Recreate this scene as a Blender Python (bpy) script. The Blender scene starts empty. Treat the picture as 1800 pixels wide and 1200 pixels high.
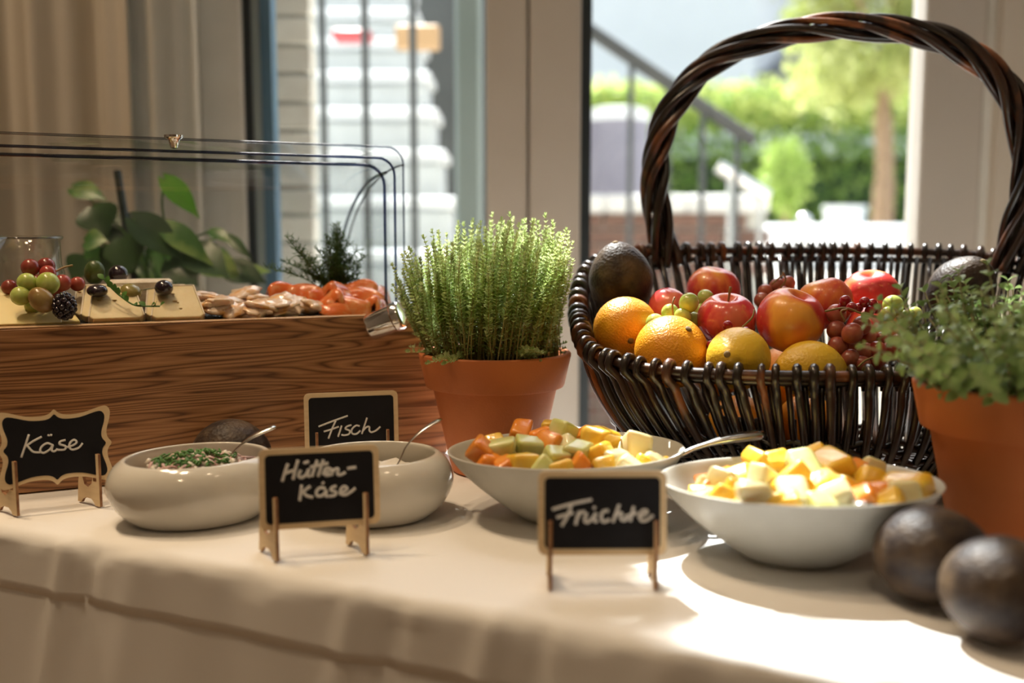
import bpy, math, random
import numpy as np
from mathutils import Vector, Matrix, noise as mnoise

rnd = random.Random(7)
PI = math.pi
T = 0.75                      # table top height
CAM_H = T + 0.285
PITCH = math.radians(6.2)
FPX = 1750.0                  # 35 mm lens on a 36 mm sensor, 1800 px wide
scene = bpy.context.scene
COL = scene.collection

# ------------------------------------------------------------------ camera, sky, sun, lamps, exposure
cam_d = bpy.data.cameras.new('camera')
cam_d.lens = 35.0
cam_d.sensor_width = 36.0
cam_d.clip_start = 0.02
cam_d.clip_end = 200
cam_d.dof.use_dof = True
cam_d.dof.focus_distance = 1.10
cam_d.dof.aperture_fstop = 2.2
cam = bpy.data.objects.new('camera', cam_d)
cam.location = (0, 0, CAM_H)
cam.rotation_euler = (PI / 2 - PITCH, 0, 0)
COL.objects.link(cam)
scene.camera = cam

scene.view_settings.view_transform = 'Standard'
scene.view_settings.look = 'None'
scene.view_settings.exposure = 0.0
scene.view_settings.gamma = 1.0
scene.view_settings.use_curve_mapping = False

SUN_DIR = Vector((0.29, -1.0, -1.437)).normalized()      # the way the light travels
world = bpy.data.worlds.new('sky')
scene.world = world
world.use_nodes = True
wn = world.node_tree
wn.nodes.clear()
w_out = wn.nodes.new('ShaderNodeOutputWorld')
w_bg = wn.nodes.new('ShaderNodeBackground')
w_sky = wn.nodes.new('ShaderNodeTexSky')
w_sky.sky_type = 'NISHITA'
w_sky.sun_disc = False
w_sky.sun_elevation = math.radians(54)
w_sky.sun_rotation = math.radians(-15)
w_sky.air_density = 1.0
w_sky.dust_density = 2.5
w_sky.ozone_density = 1.0
w_bg.inputs['Strength'].default_value = 0.48
w_hs = wn.nodes.new('ShaderNodeHueSaturation')
w_hs.inputs['Saturation'].default_value = 0.55
wn.links.new(w_sky.outputs[0], w_hs.inputs['Color'])
wn.links.new(w_hs.outputs[0], w_bg.inputs['Color'])
wn.links.new(w_bg.outputs[0], w_out.inputs['Surface'])

sun_d = bpy.data.lights.new('sun', 'SUN')
sun_d.energy = 16.0
sun_d.color = (1.0, 0.985, 0.96)
sun_d.angle = math.radians(0.53)
sun = bpy.data.objects.new('sun', sun_d)
sun.rotation_euler = SUN_DIR.to_track_quat('-Z', 'Y').to_euler()
sun.location = (-3, 8, 9)
COL.objects.link(sun)


def ceiling_lamp(x, y, watts, beam=180, color=(1.0, 0.74, 0.47), size=0.22):
    d = bpy.data.lights.new('ceiling_lamp', 'AREA')
    d.shape = 'DISK'
    d.size = size
    d.energy = watts
    d.spread = math.radians(beam)
    d.color = color
    o = bpy.data.objects.new('ceiling_lamp', d)
    o.location = (x, y, 3.26)
    COL.objects.link(o)
    return o


for lx, ly, lw, lb in ((-0.85, 0.66, 3.7, 75), (-0.45, 0.42, 1.8, 65), (-1.15, 1.25, 13.0, 110), (0.6, 0.1, 1.1, 110), (-0.3, -1.4, 6.2, 150), (1.4, -0.4, 1.6, 150)):
    ceiling_lamp(lx, ly, lw, lb)

# ------------------------------------------------------------------ helpers
CT, ST = math.cos(PITCH), math.sin(PITCH)


def at(px, py, d):
    """world point seen at photograph pixel (px, py), at distance d into the room"""
    u = (px - 900) / FPX
    v = (600 - py) / FPX
    k = d / (v * ST + CT)
    return Vector((u * k, d, CAM_H + (v * CT - ST) * k))


def on(px, py, z=0.0):
    """world point seen at pixel (px, py), lying at height z above the table top"""
    u = (px - 900) / FPX
    v = (600 - py) / FPX
    k = (z - 0.285) / (v * CT - ST)
    return Vector((u * k, (v * ST + CT) * k, T + z))


def vv(*a):
    return np.array(a, dtype=float)


class MB:
    def __init__(self):
        self.v = []
        self.f = []
        self.m = []

    def add(self, verts, faces, mi=0):
        o = len(self.v)
        self.v.extend([tuple(p) for p in verts])
        self.f.extend([tuple(i + o for i in f) for f in faces])
        self.m.extend([mi] * len(faces))
        return self

    def box(self, lo, hi, mi=0, M=None):
        x0, y0, z0 = lo
        x1, y1, z1 = hi
        vs = [(x0, y0, z0), (x1, y0, z0), (x1, y1, z0), (x0, y1, z0), (x0, y0, z1), (x1, y0, z1), (x1, y1, z1), (x0, y1, z1)]
        if M is not None:
            vs = [tuple(M @ Vector(p)) for p in vs]
        return self.add(vs, [(0, 3, 2, 1), (4, 5, 6, 7), (0, 1, 5, 4), (1, 2, 6, 5), (2, 3, 7, 6), (3, 0, 4, 7)], mi)

    def bbox(self, lo, hi, b=0.002, mi=0, M=None):
        """box with chamfered edges"""
        x0, y0, z0 = lo
        x1, y1, z1 = hi
        rings = []
        prof = [(b, 0), (0, b)]
        vs = []
        for z, ins in ((z0, b), (z0 + b, 0), (z1 - b, 0), (z1, b)):
            c = b
            ax0, ay0, ax1, ay1 = x0 + ins, y0 + ins, x1 - ins, y1 - ins
            r = [(ax0 + c, ay0, z), (ax1 - c, ay0, z), (ax1, ay0 + c, z), (ax1, ay1 - c, z), (ax1 - c, ay1, z), (ax0 + c, ay1, z), (ax0, ay1 - c, z), (ax0, ay0 + c, z)]
            vs += r
        fs = []
        for k in range(3):
            for i in range(8):
                j = (i + 1) % 8
                fs.append((k * 8 + i, k * 8 + j, k * 8 + 8 + j, k * 8 + 8 + i))
        fs.append(tuple(range(7, -1, -1)))
        fs.append(tuple(range(24, 32)))
        if M is not None:
            vs = [tuple(M @ Vector(p)) for p in vs]
        return self.add(vs, fs, mi)

    def lathe(self, prof, n=40, mi=0, sx=1.0, sy=1.0, warp=None, close=False):
        vs = []
        for r, z in prof:
            for i in range(n):
                a = 2 * PI * i / n
                p = (r * sx * math.cos(a), r * sy * math.sin(a), z)
                if warp:
                    p = warp(p, a, r)
                vs.append(p)
        fs = []
        m = len(prof)
        for k in range(m - 1):
            for i in range(n):
                j = (i + 1) % n
                fs.append((k * n + i, k * n + j, (k + 1) * n + j, (k + 1) * n + i))
        if close:
            for i in range(n):
                j = (i + 1) % n
                fs.append(((m - 1) * n + i, (m - 1) * n + j, j, i))
        return self.add(vs, fs, mi)

    def tube(self, pts, r, n=8, mi=0, closed=False, cap=True, flat=1.0, up=None):
        P = np.array([tuple(p) for p in pts], dtype=float)
        m = len(P)
        R = np.full(m, r, dtype=float) if np.isscalar(r) else np.array(r, dtype=float)
        if closed:
            Tn = np.roll(P, -1, 0) - np.roll(P, 1, 0)
        else:
            Tn = np.gradient(P, axis=0) if m > 2 else np.array([P[1] - P[0]] * 2)
        Tn /= np.maximum(np.linalg.norm(Tn, axis=1, keepdims=True), 1e-12)
        a = vv(0, 0, 1) if up is None else np.array(up, dtype=float)
        if abs(np.dot(a, Tn[0])) > 0.95 and up is None:
            a = vv(1, 0, 0)
        vs = []
        N = a - Tn[0] * np.dot(a, Tn[0])
        N /= np.linalg.norm(N)
        for k in range(m):
            if up is not None:
                N = a - Tn[k] * np.dot(a, Tn[k])
            else:
                N = N - Tn[k] * np.dot(N, Tn[k])
            N /= max(np.linalg.norm(N), 1e-9)
            B = np.cross(Tn[k], N)
            for i in range(n):
                t = 2 * PI * i / n
                vs.append(P[k] + R[k] * (math.cos(t) * flat * N + math.sin(t) * B))
        fs = []
        for k in range(m if closed else m - 1):
            k2 = (k + 1) % m
            for i in range(n):
                j = (i + 1) % n
                fs.append((k * n + i, k2 * n + i, k2 * n + j, k * n + j)[::-1])
        if cap and not closed:
            fs.append(tuple(range(n)))
            fs.append(tuple(range((m - 1) * n, m * n))[::-1])
        return self.add(vs, fs, mi)

    def blob(self, c, rx, ry, rz, nu=24, nv=14, mi=0, fn=None, M=None):
        """uv ellipsoid with optional shape function fn(unit dir)->radius factor or vector"""
        vs = []
        for k in range(nv + 1):
            th = PI * k / nv
            for i in range(nu):
                ph = 2 * PI * i / nu
                d = (math.sin(th) * math.cos(ph), math.sin(th) * math.sin(ph), math.cos(th))
                p = Vector((d[0] * rx, d[1] * ry, d[2] * rz))
                if fn:
                    p = fn(Vector(d), p)
                if M is not None:
                    p = M @ p
                vs.append((p[0] + c[0], p[1] + c[1], p[2] + c[2]))
        fs = []
        for k in range(nv):
            for i in range(nu):
                j = (i + 1) % nu
                fs.append((k * nu + i, (k + 1) * nu + i, (k + 1) * nu + j, k * nu + j))
        return self.add(vs, fs, mi)

    def prism(self, poly, axis_pts, mi=0):
        """poly: list of points in 2D; axis_pts: fn(u,v,s)->3D for s in {0,1}"""
        n = len(poly)
        vs = [axis_pts(u, v, 0) for u, v in poly] + [axis_pts(u, v, 1) for u, v in poly]
        fs = [tuple(range(n)), tuple(range(2 * n - 1, n - 1, -1))]
        for i in range(n):
            j = (i + 1) % n
            fs.append((i, i + n, j + n, j))
        return self.add(vs, fs, mi)

    def grid(self, fn, nu, nv, mi=0):
        vs = [fn(i / nu, j / nv) for j in range(nv + 1) for i in range(nu + 1)]
        fs = []
        for j in range(nv):
            for i in range(nu):
                a = j * (nu + 1) + i
                fs.append((a, a + 1, a + nu + 2, a + nu + 1))
        return self.add(vs, fs, mi)

    def mesh(self, name, mats, smooth=True):
        me = bpy.data.meshes.new(name)
        me.from_pydata(self.v, [], self.f)
        if not isinstance(mats, (list, tuple)):
            mats = [mats]
        for m in mats:
            me.materials.append(m)
        if any(self.m):
            me.polygons.foreach_set('material_index', self.m)
        me.polygons.foreach_set('use_smooth', [bool(smooth)] * len(me.polygons))
        me.validate()
        me.update()
        import bmesh
        bm = bmesh.new()
        bm.from_mesh(me)
        bmesh.ops.remove_doubles(bm, verts=bm.verts, dist=1e-6)
        bmesh.ops.recalc_face_normals(bm, faces=bm.faces)
        bm.to_mesh(me)
        bm.free()
        if smooth == 'auto':
            try:
                me.set_sharp_from_angle(angle=math.radians(40))
            except Exception:
                pass
        return me


def link(name, me, parent=None, loc=None, rot=None):
    o = bpy.data.objects.new(name, me)
    COL.objects.link(o)
    if parent is not None:
        o.parent = parent
    if loc is not None:
        o.location = loc
    if rot is not None:
        o.rotation_euler = rot
    return o


def build(name, mb, mats, parent=None, loc=None, rot=None, smooth='auto', kind=None, label=None):
    o = link(name, mb.mesh(name, mats, smooth), parent, loc, rot)
    if kind:
        o['kind'] = kind
    if label:
        o['label'] = label
    return o


def tag(o, label=None, cat=None, group=None, kind=None):
    if label:
        o['label'] = label
    if cat:
        o['category'] = cat
    if group:
        o['group'] = group
    if kind:
        o['kind'] = kind
    return o


def thing(name, label, cat, loc=(0, 0, 0), rotz=0.0, group=None):
    o = bpy.data.objects.new(name, None)
    o.empty_display_size = 0.03
    COL.objects.link(o)
    o.location = loc
    o.rotation_euler = (0, 0, rotz)
    return tag(o, label, cat, group)


def structure(name, mb=None, mats=None, smooth='auto', label=None):
    if mb is None:
        o = bpy.data.objects.new(name, None)
        COL.objects.link(o)
    else:
        o = build(name, mb, mats, smooth=smooth)
    o['kind'] = 'structure'
    if label:
        o['label'] = label
    return o


def catmull(pts, k=6, closed=False):
    P = [np.array(p, dtype=float) for p in pts]
    n = len(P)
    if n < 3:
        return P
    out = []
    rng = range(n) if closed else range(n - 1)
    for i in rng:
        if closed:
            a, b, c, d = P[i - 1], P[i], P[(i + 1) % n], P[(i + 2) % n]
        else:
            b, c = P[i], P[i + 1]
            a = P[i - 1] if i > 0 else 2 * b - c
            d = P[i + 2] if i + 2 < n else 2 * c - b
        for j in range(k):
            t = j / k
            out.append(0.5 * (2 * b + (c - a) * t + (2 * a - 5 * b + 4 * c - d) * t * t + (3 * b - a - 3 * c + d) * t ** 3))
    if not closed:
        out.append(P[-1])
    return out


# ------------------------------------------------------------------ materials
def new_mat(name):
    m = bpy.data.materials.new(name)
    m.use_nodes = True
    nt = m.node_tree
    nt.nodes.clear()
    out = nt.nodes.new('ShaderNodeOutputMaterial')
    return m, nt, out


def N(nt, kind, **kw):
    n = nt.nodes.new(kind)
    for k, v in kw.items():
        if k in n.inputs:
            n.inputs[k].default_value = v
        else:
            setattr(n, k, v)
    return n


def rgba(c):
    return (c[0], c[1], c[2], 1.0)


def mat(name, color, rough=0.5, metal=0.0, color2=None, scale=20.0, stretch=(1, 1, 1), bump=0.0, bump_scale=None, detail=3.0,
        contrast=(0.35, 0.65), spec=0.5, coat=0.0, sss=0.0, sss_color=None, trans=0.0, per_object=0.0, distortion=0.0, coord='Object'):
    m, nt, out = new_mat(name)
    L = nt.links.new
    p = N(nt, 'ShaderNodeBsdfPrincipled')
    p.inputs['Base Color'].default_value = rgba(color)
    p.inputs['Roughness'].default_value = rough
    p.inputs['Metallic'].default_value = metal
    p.inputs['Specular IOR Level'].default_value = spec
    if coat:
        p.inputs['Coat Weight'].default_value = coat
        p.inputs['Coat Roughness'].default_value = 0.08
    if sss:
        p.inputs['Subsurface Weight'].default_value = sss
        p.inputs['Subsurface Radius'].default_value = (0.012, 0.006, 0.003)
        p.inputs['Subsurface Scale'].default_value = 1.0
    surf = p.outputs[0]
    tc = None
    csock = None
    if color2 is not None or bump:
        tc = N(nt, 'ShaderNodeTexCoord')
        mp = N(nt, 'ShaderNodeMapping')
        mp.inputs['Scale'].default_value = stretch
        L(tc.outputs[coord], mp.inputs[0])
    if color2 is not None:
        nz = N(nt, 'ShaderNodeTexNoise')
        nz.inputs['Scale'].default_value = scale
        nz.inputs['Detail'].default_value = detail
        nz.inputs['Distortion'].default_value = distortion
        L(mp.outputs[0], nz.inputs['Vector'])
        rp = N(nt, 'ShaderNodeValToRGB')
        rp.color_ramp.elements[0].position = contrast[0]
        rp.color_ramp.elements[1].position = contrast[1]
        rp.color_ramp.elements[0].color = rgba(color)
        rp.color_ramp.elements[1].color = rgba(color2)
        L(nz.outputs[0], rp.inputs[0])
        csock = rp.outputs[0]
    if per_object:
        oi = N(nt, 'ShaderNodeObjectInfo')
        mr = N(nt, 'ShaderNodeMapRange')
        mr.inputs['To Min'].default_value = 1 - per_object
        mr.inputs['To Max'].default_value = 1 + per_object
        L(oi.outputs['Random'], mr.inputs[0])
        hs = N(nt, 'ShaderNodeHueSaturation')
        L(mr.outputs[0], hs.inputs['Value'])
        if csock is not None:
            L(csock, hs.inputs['Color'])
        else:
            hs.inputs['Color'].default_value = rgba(color)
        csock = hs.outputs[0]
    if csock is not None:
        L(csock, p.inputs['Base Color'])
    if bump:
        nb = N(nt, 'ShaderNodeTexNoise')
        nb.inputs['Scale'].default_value = bump_scale or scale
        nb.inputs['Detail'].default_value = 2.0
        L(mp.outputs[0], nb.inputs['Vector'])
        bp = N(nt, 'ShaderNodeBump')
        bp.inputs['Strength'].default_value = bump
        bp.inputs['Distance'].default_value = 0.002
        L(nb.outputs[0], bp.inputs['Height'])
        L(bp.outputs[0], p.inputs['Normal'])
    if trans:
        tr = N(nt, 'ShaderNodeBsdfTranslucent')
        if csock is not None:
            L(csock, tr.inputs['Color'])
        else:
            tr.inputs['Color'].default_value = rgba(color)
        mx = N(nt, 'ShaderNodeMixShader')
        mx.inputs[0].default_value = trans
        L(surf, mx.inputs[1])
        L(tr.outputs[0], mx.inputs[2])
        surf = mx.outputs[0]
    L(surf, out.inputs['Surface'])
    return m


def clear_mat(name, tint=(0.97, 0.98, 0.98), ior=1.35, rough=0.02, gloss=(1, 1, 1), edge=None):
    """thin clear sheet: light passes straight, the surface mirrors by Fresnel"""
    m, nt, out = new_mat(name)
    L = nt.links.new
    tr = N(nt, 'ShaderNodeBsdfTransparent')
    tr.inputs['Color'].default_value = rgba(tint)
    if edge is not None:
        lw = N(nt, 'ShaderNodeLayerWeight')
        lw.inputs['Blend'].default_value = 0.35
        mc = N(nt, 'ShaderNodeMix', data_type='RGBA')
        mc.inputs['A'].default_value = rgba(tint)
        mc.inputs['B'].default_value = rgba(edge)
        L(lw.outputs['Facing'], mc.inputs[0])
        L(mc.outputs['Result'], tr.inputs['Color'])
        for s in mc.inputs:
            if s.type == 'RGBA' and s.name == 'A':
                s.default_value = rgba(tint)
            if s.type == 'RGBA' and s.name == 'B':
                s.default_value = rgba(edge)
        for s in mc.outputs:
            if s.type == 'RGBA':
                L(s, tr.inputs['Color'])
    gl = N(nt, 'ShaderNodeBsdfGlossy')
    gl.inputs['Roughness'].default_value = rough
    gl.inputs['Color'].default_value = rgba(gloss)
    lf = N(nt, 'ShaderNodeLayerWeight')
    lf.inputs['Blend'].default_value = 0.5
    pw = N(nt, 'ShaderNodeMath', operation='POWER')
    pw.inputs[1].default_value = 5.0
    L(lf.outputs['Facing'], pw.inputs[0])
    f0 = ((ior - 1) / (ior + 1)) ** 2
    fr = N(nt, 'ShaderNodeMath', operation='MULTIPLY_ADD')
    fr.inputs[1].default_value = (1 - f0) * 0.8
    fr.inputs[2].default_value = f0
    L(pw.outputs[0], fr.inputs[0])
    mx = N(nt, 'ShaderNodeMixShader')
    L(fr.outputs[0], mx.inputs[0])
    L(tr.outputs[0], mx.inputs[1])
    L(gl.outputs[0], mx.inputs[2])
    L(mx.outputs[0], out.inputs['Surface'])
    return m


def wood_grain_mat(name):
    m, nt, out = new_mat(name)
    L = nt.links.new
    p = N(nt, 'ShaderNodeBsdfPrincipled')
    p.inputs['Roughness'].default_value = 0.42
    tc = N(nt, 'ShaderNodeTexCoord')
    mp = N(nt, 'ShaderNodeMapping')
    mp.inputs['Scale'].default_value = (0.8, 0.8, 13.0)
    L(tc.outputs['Object'], mp.inputs[0])
    n1 = N(nt, 'ShaderNodeTexNoise')
    n1.inputs['Scale'].default_value = 2.2
    n1.inputs['Detail'].default_value = 1.5
    n1.inputs['Distortion'].default_value = 0.15
    L(mp.outputs[0], n1.inputs['Vector'])
    mul = N(nt, 'ShaderNodeMath', operation='MULTIPLY')
    mul.inputs[1].default_value = 19.0
    L(n1.outputs[0], mul.inputs[0])
    fr = N(nt, 'ShaderNodeMath', operation='PINGPONG')
    fr.inputs[1].default_value = 0.5
    L(mul.outputs[0], fr.inputs[0])
    rp = N(nt, 'ShaderNodeValToRGB')
    e = rp.color_ramp.elements
    e[0].position = 0.0
    e[0].color = (0.130, 0.052, 0.020, 1)
    e[1].position = 0.5
    e[1].color = (0.490, 0.250, 0.110, 1)
    k = e.new(0.18)
    k.color = (0.360, 0.168, 0.068, 1)
    L(fr.outputs[0], rp.inputs[0])
    mp2 = N(nt, 'ShaderNodeMapping')
    mp2.inputs['Scale'].default_value = (4.0, 4.0, 160.0)
    L(tc.outputs['Object'], mp2.inputs[0])
    n2 = N(nt, 'ShaderNodeTexNoise')
    n2.inputs['Scale'].default_value = 3.0
    n2.inputs['Detail'].default_value = 4.0
    L(mp2.outputs[0], n2.inputs['Vector'])
    mc = N(nt, 'ShaderNodeMixRGB', blend_type='MULTIPLY')
    mc.inputs[0].default_value = 0.75
    rp2 = N(nt, 'ShaderNodeValToRGB')
    rp2.color_ramp.elements[0].position = 0.3
    rp2.color_ramp.elements[0].color = (0.5, 0.42, 0.36, 1)
    rp2.color_ramp.elements[1].position = 0.6
    rp2.color_ramp.elements[1].color = (1, 1, 1, 1)
    L(n2.outputs[0], rp2.inputs[0])
    L(rp.outputs[0], mc.inputs[1])
    L(rp2.outputs[0], mc.inputs[2])
    L(mc.outputs[0], p.inputs['Base Color'])
    bp = N(nt, 'ShaderNodeBump')
    bp.inputs['Strength'].default_value = 0.15
    bp.inputs['Distance'].default_value = 0.001
    L(n2.outputs[0], bp.inputs['Height'])
    L(bp.outputs[0], p.inputs['Normal'])
    L(p.outputs[0], out.inputs['Surface'])
    return m


M = {}
M['plaster'] = mat('plaster', (0.62, 0.55, 0.46), 0.85, bump=0.25, bump_scale=160)
M['ceiling'] = mat('ceiling_paint', (0.78, 0.75, 0.70), 0.9, color2=(0.75, 0.72, 0.67), scale=3)
M['floor'] = mat('floor_boards', (0.22, 0.15, 0.09), 0.5, color2=(0.30, 0.21, 0.13), scale=6, stretch=(1, 12, 1))
M['frame'] = mat('door_paint', (0.55, 0.50, 0.44), 0.45, color2=(0.52, 0.47, 0.41), scale=4)
M['frame_white'] = mat('stile_paint', (0.78, 0.76, 0.70), 0.45, color2=(0.62, 0.59, 0.52), scale=4)
M['gasket'] = mat('dark_gasket', (0.018, 0.028, 0.034), 0.4, color2=(0.026, 0.036, 0.042), scale=9)
M['gasket_blue'] = mat('blue_gasket', (0.10, 0.20, 0.30), 0.4, color2=(0.08, 0.17, 0.26), scale=5)
M['gasket_grey'] = mat('spacer_bar', (0.38, 0.44, 0.44), 0.35, color2=(0.33, 0.40, 0.41), scale=5)
M['pane'] = clear_mat('window_glass', (0.97, 0.985, 0.98), 1.3)
M['acrylic'] = clear_mat('clear_acrylic', (0.95, 0.955, 0.95), 1.45, 0.015, edge=(0.86, 0.88, 0.90))
M['acrylic_edge'] = clear_mat('acrylic_edge', (0.26, 0.30, 0.42), 1.6, 0.03, edge=(0.05, 0.06, 0.11))
M['acrylic_rim'] = clear_mat('acrylic_rim', (0.62, 0.64, 0.67), 1.6, 0.02, edge=(0.16, 0.17, 0.20))
M['jar_glass'] = clear_mat('jar_glass', (0.98, 0.985, 0.98), 1.7, 0.02, edge=(0.84, 0.88, 0.86))
M['curtain'] = mat('curtain_cloth', (0.74, 0.68, 0.59), 0.9, color2=(0.69, 0.63, 0.54), scale=40, stretch=(1, 1, 0.05), trans=0.25)
M['cloth'] = mat('white_tablecloth', (0.80, 0.785, 0.76), 0.85, bump=0.12, bump_scale=900, color2=(0.775, 0.76, 0.735), scale=5)
M['oak'] = wood_grain_mat('oak_veneer')
M['oak_edge'] = mat('oak_edge', (0.62, 0.40, 0.22), 0.5, color2=(0.52, 0.32, 0.17), scale=30, stretch=(1, 1, 6))
M['slate'] = mat('slate', (0.030, 0.033, 0.038), 0.55, color2=(0.055, 0.058, 0.065), scale=25, bump=0.3, bump_scale=60)
M['chrome'] = mat('chrome', (0.80, 0.79, 0.77), 0.12, metal=1.0, color2=(0.76, 0.75, 0.73), scale=8)
M['steel'] = mat('brushed_steel', (0.72, 0.70, 0.67), 0.22, metal=1.0, color2=(0.66, 0.64, 0.61), scale=60, stretch=(1, 8, 8))
M['porcelain'] = mat('white_porcelain', (0.66, 0.63, 0.56), 0.10, color2=(0.64, 0.61, 0.54), scale=4, spec=0.6, coat=0.4)
M['stoneware'] = mat('matt_stoneware', (0.52, 0.51, 0.46), 0.38, color2=(0.48, 0.47, 0.42), scale=30, spec=0.45)
M['ply'] = mat('birch_ply', (0.78, 0.60, 0.36), 0.6, color2=(0.71, 0.53, 0.30), scale=25, stretch=(1, 1, 8))
M['ply_burnt'] = mat('laser_cut_edge', (0.22, 0.09, 0.035), 0.6, color2=(0.40, 0.20, 0.08), scale=90)
M['board'] = mat('chalkboard', (0.0065, 0.0065, 0.009), 0.6, color2=(0.010, 0.010, 0.013), scale=30, bump=0.08, bump_scale=500, spec=0.25)
M['chalk'] = mat('chalk_marker', (0.80, 0.78, 0.74), 0.8, color2=(0.72, 0.70, 0.66), scale=300)
M['terracotta'] = mat('terracotta', (0.62, 0.195, 0.060), 0.60, color2=(0.55, 0.165, 0.050), scale=14, bump=0.15, bump_scale=350, spec=0.35)
M['soil'] = mat('potting_soil', (0.018, 0.012, 0.008), 0.95, color2=(0.05, 0.034, 0.022), scale=220, bump=1.0, bump_scale=260)
M['thyme_leaf'] = mat('thyme_leaf', (0.34, 0.46, 0.13), 0.38, color2=(0.60, 0.68, 0.34), scale=60, trans=0.5, per_object=0.25, spec=0.3)
M['thyme_stem'] = mat('thyme_stem', (0.33, 0.27, 0.09), 0.6, color2=(0.40, 0.36, 0.13), scale=60, trans=0.2)
M['oregano_leaf'] = mat('oregano_leaf', (0.24, 0.36, 0.11), 0.42, color2=(0.37, 0.49, 0.19), scale=50, trans=0.3, per_object=0.25, spec=0.35)
M['oregano_stem'] = mat('oregano_stem', (0.33, 0.33, 0.16), 0.6, color2=(0.40, 0.34, 0.20), scale=50)
M['herb_dark'] = mat('dill_green', (0.055, 0.12, 0.030), 0.5, color2=(0.10, 0.19, 0.05), scale=60, trans=0.25)
M['herb_mid'] = mat('herb_green', (0.10, 0.24, 0.04), 0.45, color2=(0.06, 0.15, 0.025), scale=60, trans=0.2)
M['pothos'] = mat('pothos_leaf', (0.055, 0.16, 0.028), 0.35, color2=(0.30, 0.42, 0.11), scale=11, stretch=(1, 0.4, 1), contrast=(0.52, 0.66), trans=0.25)
M['pothos_dark'] = mat('pothos_leaf_dark', (0.022, 0.055, 0.018), 0.3, color2=(0.06, 0.12, 0.04), scale=9, trans=0.12)
M['pothos_bright'] = mat('pothos_leaf_bright', (0.13, 0.36, 0.03), 0.35, color2=(0.42, 0.56, 0.12), scale=14, stretch=(1.5, 0.3, 1), contrast=(0.55, 0.68), trans=0.45)
M['plant_pot'] = mat('dark_pot', (0.02, 0.035, 0.03), 0.5, color2=(0.03, 0.045, 0.04), scale=12)
M['cane'] = mat('dark_willow', (0.013, 0.0075, 0.0055), 0.28, color2=(0.050, 0.019, 0.008), scale=26, stretch=(1, 1, 0.35), contrast=(0.48, 0.72), spec=0.7, per_object=0.3)
M['cane_red'] = mat('worn_willow', (0.030, 0.013, 0.008), 0.34, color2=(0.30, 0.095, 0.026), scale=20, stretch=(1, 1, 0.6), contrast=(0.5, 0.68), spec=0.6, per_object=0.3)
M['orange'] = mat('orange_peel', (0.86, 0.385, 0.014), 0.36, color2=(0.80, 0.30, 0.012), scale=9, bump=0.55, bump_scale=420, spec=0.5, sss=0.12)
M['lemon'] = mat('lemon_peel', (0.86, 0.56, 0.045), 0.36, color2=(0.78, 0.46, 0.030), scale=9, bump=0.4, bump_scale=300, spec=0.5, sss=0.1)
M['button'] = mat('dry_stem_end', (0.16, 0.10, 0.035), 0.8, color2=(0.25, 0.17, 0.06), scale=300)
M['twig'] = mat('green_brown_twig', (0.24, 0.19, 0.05), 0.6, color2=(0.30, 0.15, 0.06), scale=80)
M['grape_green'] = mat('green_grape', (0.36, 0.45, 0.08), 0.22, color2=(0.48, 0.55, 0.16), scale=60, sss=0.35, per_object=0.12)
M['grape_brown'] = mat('brown_grape', (0.26, 0.14, 0.05), 0.22, color2=(0.34, 0.24, 0.08), scale=60, sss=0.2)
M['grape_red'] = mat('red_grape', (0.26, 0.025, 0.022), 0.2, color2=(0.34, 0.07, 0.045), scale=50, sss=0.25, per_object=0.25)
M['grape_pink'] = mat('pink_grape', (0.31, 0.060, 0.045), 0.3, color2=(0.42, 0.13, 0.075), scale=50, sss=0.3, per_object=0.25)
M['currant'] = mat('red_currant', (0.36, 0.010, 0.018), 0.1, color2=(0.28, 0.008, 0.016), scale=60, sss=0.4, coat=0.5)
M['black_fruit'] = mat('black_olive', (0.012, 0.008, 0.014), 0.15, color2=(0.025, 0.014, 0.022), scale=80, coat=0.4)
M['olive_green'] = mat('green_olive', (0.20, 0.17, 0.04), 0.22, color2=(0.28, 0.22, 0.06), scale=60, coat=0.3)
M['gherkin'] = mat('gherkin', (0.05, 0.085, 0.02), 0.3, color2=(0.09, 0.13, 0.03), scale=90, bump=0.5, bump_scale=150)
M['cheese_soft'] = mat('soft_cheese', (0.66, 0.53, 0.29), 0.45, color2=(0.70, 0.58, 0.34), scale=60, sss=0.15, bump=0.25, bump_scale=160)
M['cheese_rind'] = mat('cheese_rind', (0.70, 0.62, 0.50), 0.7, color2=(0.60, 0.50, 0.36), scale=120, bump=0.4, bump_scale=200)
M['cheese_hole'] = mat('cheese_hole', (0.45, 0.27, 0.07), 0.5, color2=(0.55, 0.36, 0.11), scale=120)
M['cheese_yellow'] = mat('sliced_cheese', (0.74, 0.60, 0.27), 0.4, color2=(0.70, 0.56, 0.24), scale=30, sss=0.15)
M['trout'] = mat('smoked_trout', (0.72, 0.38, 0.13), 0.28, color2=(0.78, 0.59, 0.45), scale=55, stretch=(1, 2, 1), contrast=(0.36, 0.52), coat=0.5, sss=0.15, bump=0.4, bump_scale=120)
M['salmon'] = mat('smoked_salmon', (0.78, 0.17, 0.035), 0.22, color2=(0.80, 0.30, 0.11), scale=40, stretch=(1, 4, 1), contrast=(0.45, 0.62), coat=0.6, sss=0.2, bump=0.25, bump_scale=120)
M['jam'] = mat('orange_jam', (0.60, 0.20, 0.02), 0.3, color2=(0.50, 0.14, 0.015), scale=60)
M['quark'] = mat('creamy_dressing', (0.72, 0.64, 0.54), 0.35, color2=(0.70, 0.56, 0.48), scale=90, bump=0.9, bump_scale=150)
M['onion'] = mat('pink_strips', (0.55, 0.33, 0.30), 0.35, color2=(0.62, 0.45, 0.40), scale=200)
M['chive'] = mat('chopped_chive', (0.05, 0.16, 0.025), 0.45, color2=(0.10, 0.24, 0.05), scale=200)
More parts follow.
